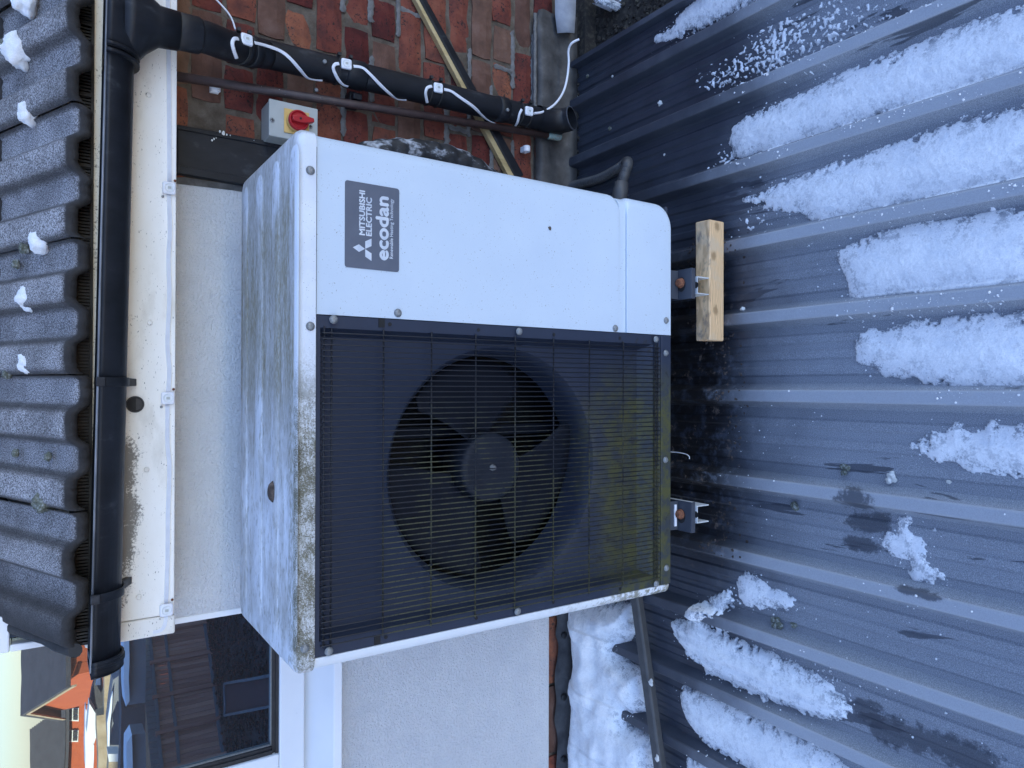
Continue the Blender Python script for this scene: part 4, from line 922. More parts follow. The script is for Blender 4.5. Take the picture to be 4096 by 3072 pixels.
# ================================================================== SNOW on the deck
EDGES = []
def seg_dist(px, py, poly):
    d = np.full(px.shape, 1e9); ins = np.zeros(px.shape, bool); n = len(poly)
    for i in range(n):
        ax, ay = poly[i]; bx, by = poly[(i+1) % n]; ex, ey = bx-ax, by-ay
        t = np.clip(((px-ax)*ex+(py-ay)*ey)/(ex*ex+ey*ey+1e-12), 0, 1); d = np.minimum(d, np.hypot(px-ax-t*ex, py-ay-t*ey))
        c = ((ay > py) != (by > py)) & (px < (bx-ax)*(py-ay)/(by-ay+1e-12)+ax); ins ^= c
    return np.where(ins, d, -d)
def snow(name, poly_px, H, label, mat='snow', wdt=.036, rough=.006, cell=.0032, z=.015, holes=0, grp='snow patches on the metal roof', zf=None, lump=.16, kind=None, drape=False, frag=1.0, grow=.007):
    poly = [PZ(x, y, z) for x, y in poly_px]; poly = [(p.x, p.y if p.y > .42 else p.y-.75) for p in poly]      # drifts run on down the ribs past the picture
    xs = np.array([p[0] for p in poly]); ys_ = np.array([p[1] for p in poly])
    gx = np.arange(xs.min()-.02, xs.max()+.02, cell); gy = np.arange(max(ys_.min()-.02, -.45), ys_.max()+.02, cell)
    X, Y = np.meshgrid(gx, gy); D = seg_dist(X, Y, poly); nX, nY = X.shape
    so = rnd.random()*40
    keep = D > -.02; Z = np.zeros_like(X); E = np.full_like(X, -1.)
    ii = np.argwhere(keep)
    for a, c in ii:
        x, y = X[a, c], Y[a, c]
        n1 = mnoise.noise(Vector((x*38+so, y*38, 0))); n2 = mnoise.noise(Vector((x*125, y*125, so))); n3 = mnoise.noise(Vector((x*9+so, y*9, 3)))
        e = D[a, c]+grow+rough*(1.2*n1+.45*n2+.3*mnoise.noise(Vector((x*300, y*300, so))))
        if holes: e = min(e, (fbm(Vector((x*105+so, y*105, 7)), 4)+.45*n3+.25*n1-holes-.05+min(0, (D[a, c]-.04)*13))*.02)
        if not holes and D[a, c] < .06: e -= max(0, .055-D[a, c])*1.1*max(0, fbm(Vector((x*60+so, y*60, 2)), 4)+.05)*frag*max(0, min(1, .35+2.2*mnoise.noise(Vector((x*7+so, y*7, 6)))))
        E[a, c] = e
        if e > 0:
            d_ = max(0, D[a, c]+grow)
            Z[a, c] = H*(1-math.exp(-d_/wdt))*(1+lump*n3+.5*lump*mnoise.noise(Vector((x*22+so, y*22, 8))))+min(e*.7, .0025)+.0009*n2+.0005*mnoise.noise(Vector((x*260, y*260, so)))
    base = (zdeck(X) if zf is None else zf(X, Y))
    if holes or drape: Zt = np.where(E > 0, base+np.maximum(Z, .0006), base-.004)
    else:
        pan = np.where(base < .008, 0, .004); top = pan+np.maximum(Z, .0008)
        E = np.where(top > base+.0008, E, -1); Zt = np.where(E > 0, top, base-.004)
    idx = -np.ones(X.shape, int); vs = []; fs = []
    ok = E > 0
    use = np.zeros_like(ok); use[:-1, :-1] = ok[:-1, :-1] | ok[1:, :-1] | ok[:-1, 1:] | ok[1:, 1:]
    for a, c in np.argwhere(use):
        q = []
        for da, dc in ((0, 0), (0, 1), (1, 1), (1, 0)):
            A_, C_ = a+da, c+dc
            if idx[A_, C_] < 0: idx[A_, C_] = len(vs); vs.append((X[A_, C_], Y[A_, C_], Zt[A_, C_]))
            q.append(idx[A_, C_])
        fs.append(tuple(q))
    me = bpy.data.meshes.new(name); cx_, cy_ = float(np.mean(xs)), float(np.mean(ys_)); me.from_pydata([(v[0]-cx_, v[1]-cy_, v[2]) for v in vs], [], fs); me.polygons.foreach_set('use_smooth', [True]*len(fs)); me.materials.append(M[mat]); me.update()
    at_ = me.attributes.new('thin', 'FLOAT', 'POINT'); th_ = np.exp(-np.clip(D, 0, 1)/.030); aa, cc = np.where(idx >= 0); arr = np.zeros(len(vs)); arr[idx[aa, cc]] = th_[aa, cc]; at_.data.foreach_set('value', arr)
    if kind is None: EDGES.append((poly, z))
    o = link(name, me, None, (cx_, cy_, 0))
    tag(o, label, None if kind else 'snow patch', grp, kind)
    return o
A0 = lambda pts: CR(2048, 0, pts); A1 = lambda pts: CR(3072, 0, pts); B0 = lambda pts: CR(2048, 768, pts); B1 = lambda pts: CR(3072, 768, pts)
C1 = lambda pts: CR(3072, 1536, pts); D0 = lambda pts: CR(2048, 2304, pts); D1 = lambda pts: CR(3072, 2304, pts)
snow('snow_patch', A0([(1205, 345), (1210, 310), (1235, 290), (1300, 265), (1380, 190), (1430, 100), (1560, 0), (1700, -150), (2400, -150), (1960, 60), (1700, 190), (1500, 270), (1300, 345)]), .016, 'thin pointed snow strip on the roof, nearest the slanted bar corner')
snow('snow_patch', A0([(1860, 1220), (1880, 1110), (2000, 1000), (2212, 920)])+A1([(300, 790), (700, 600), (1000, 470), (1300, 370), (1500, 270), (2212, 30), (2400, -60), (2400, 620), (2212, 700), (1950, 770), (1700, 830), (1500, 900), (1300, 950), (950, 1030), (700, 1110), (420, 1180), (200, 1270), (0, 1340)])+A0([(2100, 1300), (2000, 1350), (1900, 1330)]), .019, 'largest long snow drift, rounded at its wall end, below the downpipe outlet')
snow('snow_patch', B1([(-240, 60), (-60, 0)])+A1([(60, 1590), (300, 1500), (500, 1410), (700, 1370), (950, 1280), (1200, 1190), (1500, 1090), (1700, 1030), (1900, 990), (2212, 890), (2400, 830), (2400, 1560)])+B1([(2400, -110), (2212, -60), (1800, 40), (1500, 90), (1200, 135), (900, 190), (650, 232), (430, 262), (300, 190), (200, 165), (60, 150)]), .019, 'broad snow drift with a crumbly tip, between the rounded drift and the blunt drift')
snow('snow_patch', B1([(580, 540), (600, 510), (640, 490), (720, 450), (800, 420), (950, 340), (1300, 265), (1700, 225), (2212, 115), (2400, 60), (2400, 850), (2212, 870), (2000, 900), (1900, 935), (1650, 940), (1400, 965), (1200, 950), (1000, 950), (800, 945), (690, 880), (660, 760), (620, 650)]), .019, 'thick wide snow drift in front of the pine block, blunt at its wall end')
snow('snow_patch', B1([(740, 1290), (770, 1220), (850, 1200), (960, 1215), (1070, 1180), (1150, 1150), (1400, 1120), (1700, 1080), (2212, 1040), (2400, 1010)])+C1([(2400, 60), (2212, 65), (1900, 42), (1700, 55), (1500, 48), (1420, 25), (1340, 0)])+B1([(1150, 1590), (980, 1560), (860, 1490), (750, 1450), (735, 1380)]), .019, 'snow drift with two lobes facing the wall in the middle of the deck')
snow('snow_patch', C1([(1205, 550), (1240, 510), (1330, 480), (1370, 420), (1500, 425), (1550, 380), (1610, 348), (1680, 400), (1740, 428), (1830, 410), (1890, 347), (1960, 385), (2080, 400), (2212, 370), (2400, 350), (2400, 860), (2212, 820), (2050, 790), (1900, 765), (1760, 770), (1690, 715), (1600, 670), (1450, 680), (1380, 625), (1280, 590)]), .016, 'small arrow-shaped snow patch alone on bare grey metal, bottom centre of the deck')
snow('snow_patch', C1([(935, 1390), (970, 1340), (1030, 1300), (1080, 1300), (1095, 1230), (1110, 1170), (1170, 1180), (1210, 1270), (1240, 1340), (1310, 1400), (1350, 1450), (1350, 1560), (1430, 1600), (1500, 1659), (1560, 1690), (1500, 1720), (1250, 1700), (1180, 1620), (1210, 1530), (1120, 1500), (1060, 1470), (1000, 1420)]), .010, 'crumbly broken snow patch kicked across one roof pan', rough=.012)
snow('snow_patch', D0([(1925, 80), (1940, 20), (1990, -5), (2080, 10), (2212, 110)])+D1([(60, 130), (150, 190), (215, 260), (160, 300), (60, 270), (0, 262)])+D0([(2160, 280), (2110, 290), (2000, 260), (1940, 180)]), .018, 'small rounded snow patch between the hooked snow and the bare middle pans', rough=.009)
snow('snow_patch', D0([(1362, 412), (1390, 400), (1490, 415), (1500, 385), (1545, 365), (1535, 330), (1565, 275), (1690, 222), (1800, 150), (1850, 148), (1885, 205), (1880, 265), (1800, 322), (1640, 352), (1625, 385), (1680, 440), (1760, 485), (1950, 575), (2212, 690)])+D1([(40, 690), (100, 760), (190, 775), (300, 840), (400, 880), (460, 930), (540, 990), (620, 1060), (690, 1140), (640, 1230), (560, 1250), (430, 1220), (250, 1180), (120, 1110), (0, 1085)])+D0([(1950, 960), (1760, 872), (1665, 862), (1640, 800), (1600, 760), (1500, 690), (1440, 590), (1370, 460)]), .024, 'long snow drift with a hooked tip curling over a rib, left of the heat pump', mat='snow_soft', drape=True)
snow('snow_patch', D0([(1437, 1050), (1445, 985), (1475, 968), (1600, 1025), (1800, 1105), (2000, 1190), (2212, 1290)])+D1([(200, 1390), (330, 1440), (420, 1490), (520, 1570), (600, 1640), (700, 1740), (0, 1860)])+D0([(2000, 1660), (1800, 1550), (1680, 1480), (1600, 1400), (1500, 1260), (1450, 1150)]), .024, 'smooth snow drift in the lower left corner of the deck, beyond the hooked drift', mat='snow_soft')
snow('snow_patch', D0([(1490, 1620), (1510, 1580), (1600, 1620), (1700, 1680), (1800, 1760), (1500, 1780)]), .02, 'last sliver of snow at the left edge of the deck', mat='snow_soft')
def bank_base(X, Y): return np.maximum(zdeck(X)*.4, 0)
snow('snow_bank', D0([(484, 250), (482, 380), (498, 560), (520, 760), (492, 950), (503, 1100), (495, 1250), (490, 1450), (488, 1800), (1216, 1800), (1205, 1550), (1190, 1410), (1080, 1345), (990, 1290), (985, 1215), (1000, 1180), (1050, 1212), (1110, 1160), (1150, 1060), (1125, 900), (1110, 835), (1000, 785), (930, 715), (903, 640), (930, 600), (990, 540), (1060, 490), (1055, 380), (1030, 240)]), .060, 'deep lumpy snow bank between the window wall and the dark batten', mat='snow_soft', wdt=.035, grp=None, zf=bank_base, lump=.34, z=.02)
snow('snow_patch', A0([(790, -40), (800, 20), (815, 55), (845, 82), (885, 75), (905, 30), (905, -40)]), .03, 'little snow lump on the mossy gutter at the roof corner', z=-.05, zf=lambda X, Y: X*0-.06)
# thin broken crusts of frost: nobody could count the grains
for pl, hl in ((A0([(1560, 900), (1560, 600), (1900, 400), (2212, 150)])+A1([(200, 0), (700, -60), (1750, -60), (1500, 90), (900, 330), (300, 560)])+A0([(2212, 720), (1900, 800)]), .10),
               (A1([(0, 760), (600, 560), (1100, 400), (1100, 460), (600, 640), (0, 840)]), .12), (B1([(-350, 60), (60, 60), (400, 130), (420, 260), (0, 330), (-350, 420)]), .28),
               (A0([(1600, 1340), (1850, 1200), (1950, 1380), (2212, 1280), (2212, 1420), (1900, 1500), (1600, 1480)]), .20),
               (C1([(1000, 1100), (1500, 1150), (2212, 1320), (2212, 1600), (1650, 1600), (1350, 1450)]), .34), (D1([(300, 700), (650, 900), (800, 1060), (640, 1200), (480, 950)]), .16),
               (B1([(640, 1050), (900, 1010), (1200, 980), (1800, 960), (2212, 900), (2212, 960), (1300, 1080), (700, 1120)]), .10), (B1([(900, 290), (1900, 60), (2212, 0), (2212, 90), (1500, 230), (900, 350)]), .10)):
    snow('frost_crust', pl, .0015, None, grp=None, holes=hl, cell=.0032, kind='stuff', wdt=.006)
# loose crumbs
b = MB(); ico = [(0, 0, 1), (.89, 0, .45), (.28, .85, .45), (-.72, .53, .45), (-.72, -.53, .45), (.28, -.85, .45), (.72, .53, -.45), (-.28, .85, -.45), (-.89, 0, -.45), (-.28, -.85, -.45), (.72, -.53, -.45), (0, 0, -1)]
icf = [(0,1,2),(0,2,3),(0,3,4),(0,4,5),(0,5,1),(1,6,2),(2,7,3),(3,8,4),(4,9,5),(5,10,1),(6,7,2),(7,8,3),(8,9,4),(9,10,5),(10,6,1),(11,7,6),(11,8,7),(11,9,8),(11,10,9),(11,6,10)]
def lump(b, p, r, f=.7, j=.35):
    b.add([(p[0]+v[0]*r*(1+rnd.uniform(-j, j)), p[1]+v[1]*r*(1+rnd.uniform(-j, j)), p[2]+v[2]*r*f*(1+rnd.uniform(-j, j))) for v in ico], icf)
for i in range(1500):
    x, y = rnd.uniform(-1.1, 1.1), rnd.uniform(.35, 1.2)
    if fbm(Vector((x*4, y*3, 2)), 3) < -.02+.25*rnd.random(): continue
    lump(b, (x, y, float(zdeck(x))+.001), .0006+.0022*rnd.random()**4)
for poly, z_ in EDGES:
    n_e = len(poly)
    for i in range(n_e):
        p0, p1 = Vector(poly[i]), Vector(poly[(i+1) % n_e]); L0 = (p1-p0).length
        for k in range(int(min(L0, 1.5)/.0032)):
            q = p0.lerp(p1, rnd.random())+Vector((rnd.gauss(0, .010), rnd.gauss(0, .016)))
            if not (-1.6 < q.x < 1.04 and .3 < q.y < 1.79) or fbm(Vector((q.x*16, q.y*16, 1)), 3) < -.05: continue
            lump(b, (q.x, q.y, float(zdeck(q.x))+.0008), .0006+.0021*rnd.random()**4)
tag(b.build('snow_crumbs', M['snow']), kind='stuff')
b = MB()
for i in range(2200):
    x = rnd.uniform(-.45, .42); y = 1.32-abs(rnd.gauss(0, .085))
    if y < 1.13 or fbm(Vector((x*7, y*5, 5)), 3) < .0: continue
    lump(b, (x, y, float(zdeck(x))+.0005), .0008+.0042*rnd.random()**4, .45)
tag(b.build('rusty_debris', M['rust_debris']), kind='stuff')
b = MB()
for i in range(1500):
    x, y = rnd.uniform(.42, 1.05), rnd.uniform(1.795, 1.832)
    lump(b, (x, y, -.008+rnd.random()*.012), .002+.005*rnd.random()**2, .8)
for i in range(700):
    x, y = rnd.uniform(1.06, 1.35), rnd.uniform(1.2, 1.82); lump(b, (x, y, -.06), .003+.008*rnd.random()**2, .7)
tag(b.build('mossy_gravel', M['dark_debris']), kind='stuff')
for (cx_, cy_), r_, lab in ((A0([(1270, 895)])[0], .0085, 'white chip on bare roof pan left of the big drift tip'), (A0([(653, 657)])[0], .007, 'white chip near the mossy wall gutter, below the white cable'),
                           (A0([(857, 655)])[0], .0045, 'tiny white chip on the roof below the cable loop'), (A0([(548, 838)])[0], .009, 'white curled chip against the wall gutter beside the shoe'),
                           (A0([(843, 1110)])[0], .0065, 'brownish crumb of moss on the roof pan by the downpipe shoe'), (A0([(1305, 1335)])[0], .004, 'small white grain below the conduit bend'),
                           (B0([(2000, 1015)])[0], .008, 'flat grey stone chip on the pan beside the pine block'), (C1([(660, 750)])[0], .014, 'cluster of frosty moss crumbs on a middle pan'), (C1([(1070, 805)])[0], .013, 'grey flake of broken tile with frost on a middle pan'),
                           (C1([(225, 1060)])[0], .011, 'round clump of frosted moss on the pan left of centre'), (C1([(1550, 845)])[0], .005, 'small frosty crumb right of the grey flake'), (D1([(75, 395)])[0], .018, 'tan crumbly moss clump beside a rib near the hooked snow'), (D1([(215, 425)])[0], .009, 'single tan moss crumb beside the larger clump')):
    p = PZ(cx_, cy_, .006); b = MB(); zz = float(zdeck(p.x))
    for k in range(1 if r_ < .008 else 6): lump(b, (p.x+rnd.uniform(-.7, .7)*r_*(k > 0), p.y+rnd.uniform(-.7, .7)*r_*(k > 0), zz+r_*.3), r_*(1 if k == 0 and r_ < .012 else rnd.uniform(.35, .6)), .6)
    w_ = 'chip' if 'chip' in lab or 'flake' in lab else 'crumb'
    tag(b.build('roof_chip' if w_ == 'chip' else 'moss_crumb', M['moss'] if 'moss' in lab else M['chip'], loc=(p.x, p.y, zz)), lab, w_)

# dark batten lying on the deck by the snow bank
A, Bp = PZ(2530, 2330, .048), PZ(2650, 3200, .048)
bt = thing('plastic_batten', (A+Bp)/2-Vector((0, 0, .018)), 'long dark grey plastic batten lying across the ribs beside the snow bank', 'batten')
d = (Bp-A).normalized(); n_ = Vector((d.y, -d.x, 0))
pr = [(-.016, .031), (-.016, .049), (-.011, .054), (.011, .054), (.016, .049), (.016, .031)]
MB().loops([[A+n_*u+Vector((0, 0, z-.048)) for u, z in pr], [Bp+n_*u+Vector((0, 0, z-.048)) for u, z in pr]], cap0=True, cap1=True, smooth=False).build('batten', M['conduit'], bt, .002)
for (cx_, cy_), lab in ((D0([(1200, 928)])[0], 'white bird dropping on the middle of the dark batten'), (D0([(1250, 1583)])[0], 'white bird dropping near the left end of the dark batten')):
    p = PZ(cx_, cy_, .055); b = MB(); lump(b, (p.x, p.y, .0545), .009, .25); lump(b, (p.x+.008, p.y-.002, .0545), .006, .25); tag(b.build('bird_dropping', M['chip'], loc=(p.x, p.y, .0545)), lab, 'bird dropping')

# white wire poking out under the unit
p = [PZ(*q, .03) for q in CR(2048, 1536, [(1330, 585), (1420, 590), (1500, 605), (1530, 625), (1533, 648)])]
tag(MB().tube(smooth_path(p, 5), .0012, 6).build('wire_end', M['white_plastic'], loc=p[0]), 'bent white wire end poking out under the fan side', 'wire')

# snow and moss on the tiles
def tile_lump(cx_, cy_, r_, mat, name, label, cat, f=.8, grp=None):
    d = ray(cx_, cy_); tn = math.tan(PITCH_R); t = (1.388+.014-CAM[2]-tn*(1.615-CAM[1]))/(d[2]-tn*d[1]); p = Vector(CAM+d*t)
    b = MB(); nu, nv = 30, 16; L = []; so = rnd.random()*50
    for j in range(nv+1):
        ph = math.pi*j/nv; row = []
        for i in range(nu):
            a = 2*math.pi*i/nu; q = Vector((math.sin(ph)*math.cos(a), math.sin(ph)*math.sin(a), math.cos(ph)))
            k = 1+.34*mnoise.noise(q*1.5+Vector((so, 0, 0)))+.14*mnoise.noise(q*4.0+Vector((0, so, 0)))+.12*mnoise.noise(q*10)
            row.append(p+Vector((q.x*r_*k, q.y*r_*k, q.z*r_*f*k)))
        L.append(row)
    tag(b.loops(L).build(name, M[mat], loc=p), label, cat, grp)
for q in ((CR(0, 0, [(170, 440)])[0], .036, 'large snow lump with moss on the tiles near the gutter outlet'), (CR(0, 0, [(250, 975)])[0], .024, 'jagged snow lump in the second tile pan from the outlet'), (CR(0, 0, [(245, 1480)])[0], .011, 'smallest snow lump on the tiles, third pan from the outlet'), (CR(0, 768, [(345, 430)])[0], .023, 'roundish snow lump in the middle of the tiles'), (CR(0, 768, [(250, 920)])[0], .026, 'snow lump half turned grey on the tiles over the bracket'), (CR(0, 768, [(255, 1475)])[0], .023, 'elongated snow lump on the tiles above the bracket'), (CR(0, 0, [(230, 10)])[0], .03, 'snow lump at the top right edge of the tiles')):
    tile_lump(*q[0], q[1], 'snow', 'snow_lump', q[2], 'snow lump', .85, 'snow lumps on the tiles')
for q in ((CR(0, 0, [(40, 430)])[0], .022, 'frosted green moss clump beside the large snow lump'), (CR(0, 1536, [(385, 1010)])[0], .025, 'round grey-green frosted moss clump on the tiles at left'), (CR(0, 768, [(65, 1560)])[0], .013, 'frosted moss clump high on the tiles above the bracket'), (CR(0, 1536, [(135, 600)])[0], .009, 'small frosted moss tuft in a tile joint'), (CR(0, 1536, [(415, 630)])[0], .009, 'second small frosted moss tuft lower in the same joint'), (CR(0, 768, [(215, 480)])[0], .014, 'frosted moss strip beside the roundish snow lump'), (CR(0, 768, [(140, 625)])[0], .010, 'lone frosted moss ball on a tile roll'), (CR(0, 768, [(432, 305)])[0], .010, 'moss ball below the roundish snow lump'), (CR(0, 1536, [(560, 920)])[0], .010, 'tiny moss ball on the tile edge at left')):
    tile_lump(*q[0], q[1], 'moss', 'moss_clump', q[2], 'moss clump', .8, 'moss clumps on the tiles')

# ================================================================== LIGHT STRINGS
def led(parent, p, nrm=Vector((0, -1, 0)), up=Vector((0, 0, 1)), s=.0265):
    """one moulded light module: square body, round lens, chip"""
    e = bpy.data.objects.new('led_module', None)
    nrm = nrm.normalized(); rt = up.cross(nrm).normalized(); rt = -rt if rt.x < 0 else rt; upv = nrm.cross(rt); upv = upv if upv.z > 0 else -upv
    def W(u, v, h): return p+rt*u+upv*v+nrm*h
    L = [[W(u, v, h) for u, v in rrect(-k, k, -k, k, .0045, 4)] for k, h in ((s/2, 0), (s/2, .004), (s/2-.0008, .0056), (s/2-.0028, .0064))]
    body = MB().loops(L, cap0=True, cap1=True).build('led_module', M['white_plastic'], parent)
    u_, v_ = nrm, None
    MB().lathe(p+nrm*.0064, nrm, [(.0098, -.0005), (.0098, .0008), (.0090, .0012), (.0088, .0006), (.006, .0012), (.001, .0016)], 24).build('lens', M['clear_lens'], body)
    MB().loops([[W(a*.0026, c*.0034, .0080) for a, c in ((-1, -1), (1, -1), (1, 1), (-1, 1))], [W(a*.0026, c*.0034, .0086) for a, c in ((-1, -1), (1, -1), (1, 1), (-1, 1))]], cap0=True, cap1=True, smooth=False).build('chip', M['switch_grey'], body)
    for a in (): MB().loops([[W(a*(s/2+.002)+k*.0035, c*.0055, h) for k, c in ((-1, -1), (1, -1), (1, 1), (-1, 1))] for h in (.0002, .003)], cap0=True, cap1=True, smooth=False).build('lug', M['white_plastic'], body)
    return body
fst = thing('fascia_light_string', (0, FY-.003, 1.22), 'white flat cable with three square light modules stapled along the cream fascia', 'light string')
mods = [PY(x*1.8517, y*1.8517, FY-.0035) for x, y in ((365, 407), (362, 860), (359, 1317))]
for p in mods:
    led(fst, p)
    for sgn, z_ in ((1, -.012), (-1, .012)): MB().lathe((p.x+sgn*.019, FY-.001, p.z+z_), (0, -1, 0), [(.0028, 0), (.0028, .0014), (.0012, .002)], 10).build('screw', M['rust'] if sgn > 0 else M['steel'], fst)
def flat_cable(path, wdt, th, name, mat, parent):
    P = [Vector(p) for p in path]; b = MB()
    for k in range(4):
        o_ = (k-1.5)*wdt/4; L = []
        for i, p in enumerate(P):
            t = (P[min(i+1, len(P)-1)]-P[max(i-1, 0)]).normalized(); n = Vector((0, -1, 0)) if not isinstance(wdt, tuple) else None
            s_ = t.cross(n).normalized(); L.append([p+s_*(o_+wdt/8*math.cos(a))+n*(th*math.sin(a)) for a in [2*math.pi*q/6 for q in range(6)]])
        b.loops(L, cap0=True, cap1=True)
    return b.build(name, mat, parent)
def fpx(pts): return [PY(x*1.8517, y*1.8517, FY-.0025) for x, y in pts]
flat_cable(smooth_path(fpx([(364, -150), (363, 0), (365, 200), (366, 395)]), 5), .0088, .0021, 'cable', M['white_plastic'], fst)
flat_cable(smooth_path(fpx([(365, 420), (367, 500), (364, 560), (366, 640), (362, 740), (366, 800), (363, 848)]), 5), .0088, .0021, 'cable', M['white_plastic'], fst)
flat_cable(smooth_path(fpx([(362, 872), (362, 960), (366, 1010), (363, 1110), (362, 1200), (359, 1304)]), 5), .0088, .0021, 'cable', M['white_plastic'], fst)
flat_cable(smooth_path(fpx([(359, 1330), (357, 1345), (352, 1357), (343, 1363), (330, 1366)]), 6), .0080, .0021, 'cable', M['white_plastic'], fst)

dst = thing('downpipe_light_string', (.8, 1.73, .6), 'white cable with four square light modules wound down the black downpipe', 'light string')
pm = [CR(0, 0, [(2127, 350)])[0], CR(1024, 0, [(778, 560)])[0], CR(1024, 0, [(1570, 765)])[0], CR(2048, 0, [(142, 965)])[0]]
def on_pipe(x, y, r=.0355):
    """point on the pipe's skin seen at this pixel: the ray met with the pipe, else its grazing edge"""
    d = Vector(ray(x, y)); o = Vector(CAM); best = None
    for a, c in zip(path, path[1:]):
        ax = (c-a); L = ax.length; ax.normalize(); w0 = o-a; dd = d-ax*d.dot(ax); ww = w0-ax*w0.dot(ax)
        A_, B_, C_ = dd.dot(dd), 2*dd.dot(ww), ww.dot(ww)-r*r; disc = B_*B_-4*A_*C_
        t = (-B_-math.sqrt(disc))/(2*A_) if disc > 0 else -B_/(2*A_); q = o+d*t; s_ = (q-a).dot(ax)
        if -.002 <= s_ <= L+.002:
            m_ = a+ax*s_; best = (q, (q-m_).normalized()); break
    if best is None: q = PY(x, y, 1.74); best = (q, Vector((0, -1, 0)))
    return best
for x, y in pm:
    q, n = on_pipe(x, y); n = (n+Vector((0, -1.6, .35))).normalized(); led(dst, q+n*.0015, n)
    c_ = along(q.z)
    for dz in (.014, -.016):
        cc = along(q.z+dz); b = MB(); 
        ax = (along(q.z+dz-.01)-along(q.z+dz+.01)).normalized(); b.lathe(cc, ax, [(.0338, -.002), (.0358, -.0018), (.0358, .0018), (.0338, .002)], 28, False, False)
        b.box(cc.x+.028, cc.x+.036, cc.y-.030, cc.y-.020, cc.z-.004, cc.z+.004); b.build('cable_tie', M['black_rough'], dst)
def pipe_cable(pts): 
    out = []
    for x, y in pts: q, n = on_pipe(x, y, .0362); out.append(q)
    b = MB(); P = smooth_path(out, 5); L = []
    for i, p in enumerate(P):
        t = (P[min(i+1, len(P)-1)]-P[max(i-1, 0)]).normalized(); cc = along(p.z); n = (p-cc); n -= t*n.dot(t); n.normalize(); s_ = t.cross(n).normalized()
        L.append([p+s_*(.0042*math.cos(a))+n*(.0014*math.sin(a)) for a in [2*math.pi*k/8 for k in range(8)]])
    b.loops(L, cap0=True, cap1=True); b.build('cable', M['white_plastic'], dst)
X0 = lambda pts: CR(1024, 0, pts); Z0 = lambda pts: CR(0, 0, pts)
pipe_cable(Z0([(2060, 335), (2025, 335), (2008, 375), (2022, 440), (2045, 505)]))
pipe_cable(Z0([(2205, 370)])+X0([(0, 372), (90, 395), (210, 440), (290, 500), (370, 590), (440, 670), (500, 690), (575, 698)]))
pipe_cable(X0([(718, 550), (685, 555), (668, 590), (690, 650), (720, 700), (755, 735), (795, 748)]))
pipe_cable(X0([(842, 572), (920, 585), (985, 640), (1080, 740), (1160, 815), (1220, 858), (1300, 866)]))
pipe_cable(X0([(1520, 745), (1480, 760), (1466, 810), (1480, 890)]))
pipe_cable(X0([(1626, 772), (1690, 790), (1760, 840), (1880, 925), (1990, 1030), (2090, 1075)]))
pipe_cable(A0([(85, 945), (65, 985), (50, 1050), (30, 1090)]))
# the feed above and the loose tail below
f_ = [PY(*q, Y) for q, Y in zip(Z0([(1850, -20), (1900, 30), (1970, 110), (2010, 180), (2033, 255)]), (1.80, 1.79, 1.775, 1.755, 1.745))]
MB().tube(smooth_path(f_, 6), .0022, 8).build('cable', M['white_plastic'], dst)
t_ = [PY(*q, Y) for q, Y in zip(A0([(190, 980), (270, 965), (370, 900), (440, 800), (475, 680), (490, 540), (488, 440), (515, 375), (580, 340)]), (1.735, 1.74, 1.75, 1.76, 1.765, 1.765, 1.76, 1.745, 1.73))]
MB().tube(smooth_path(t_, 8), .0036, 8).build('cable', M['white_plastic'], dst)

# ================================================================== the yard and houses behind the camera, seen mirrored in the window
GY = WY+.034
def V(p): p = Vector(p); return Vector((p.x, 2*GY-p.y, p.z))                 # a point behind the glass image, turned to its true place behind the camera
K0 = lambda x, y: (x*760/2204, 2500+y*760/2204)
hb_brick = pmat('far_brick', [(.3, (.40, .080, .028)), (.7, (.52, .115, .038))], 3, .9)
slate = pmat('far_slate', [(.3, (.045, .045, .05)), (.7, (.08, .08, .085))], 2, .8)
ftile = pmat('far_tile', [(.3, (.035, .035, .04)), (.7, (.06, .06, .065))], 2, .8)
wpaint = pmat('far_white', [(.3, (.75, .74, .70)), (.7, (.82, .81, .78))], 2, .7)
dkglass = pmat('far_window', [(.3, (.02, .022, .026)), (.7, (.05, .05, .055))], 1, .2)
stone = pmat('far_stone', [(.3, (.30, .22, .13)), (.5, (.42, .32, .20)), (.7, (.5, .40, .27))], 3, .9)
fencem = pmat('fence_wood', [(.3, (.20, .105, .08)), (.5, (.30, .165, .13)), (.7, (.39, .235, .19))], 5, .9, stretch=(1, 1, .1), hue=.2)
trellm = pmat('trellis_wood', [(.3, (.08, .10, .12)), (.7, (.12, .15, .17))], 4, .9)
hedgem = pmat('hedge', [(.3, (.006, .008, .009)), (.7, (.016, .019, .02))], 6, .95)
roofsnow = pmat('far_snow', [(.3, (.74, .77, .82)), (.7, (.86, .88, .9))], 2, .9)
greym = pmat('far_grey', [(.3, (.16, .17, .19)), (.7, (.22, .23, .25))], 2, .8)
def vquad(mb, pts, d): mb.prism([V(p) for p in pts], Vector((d[0], -d[1], d[2])))

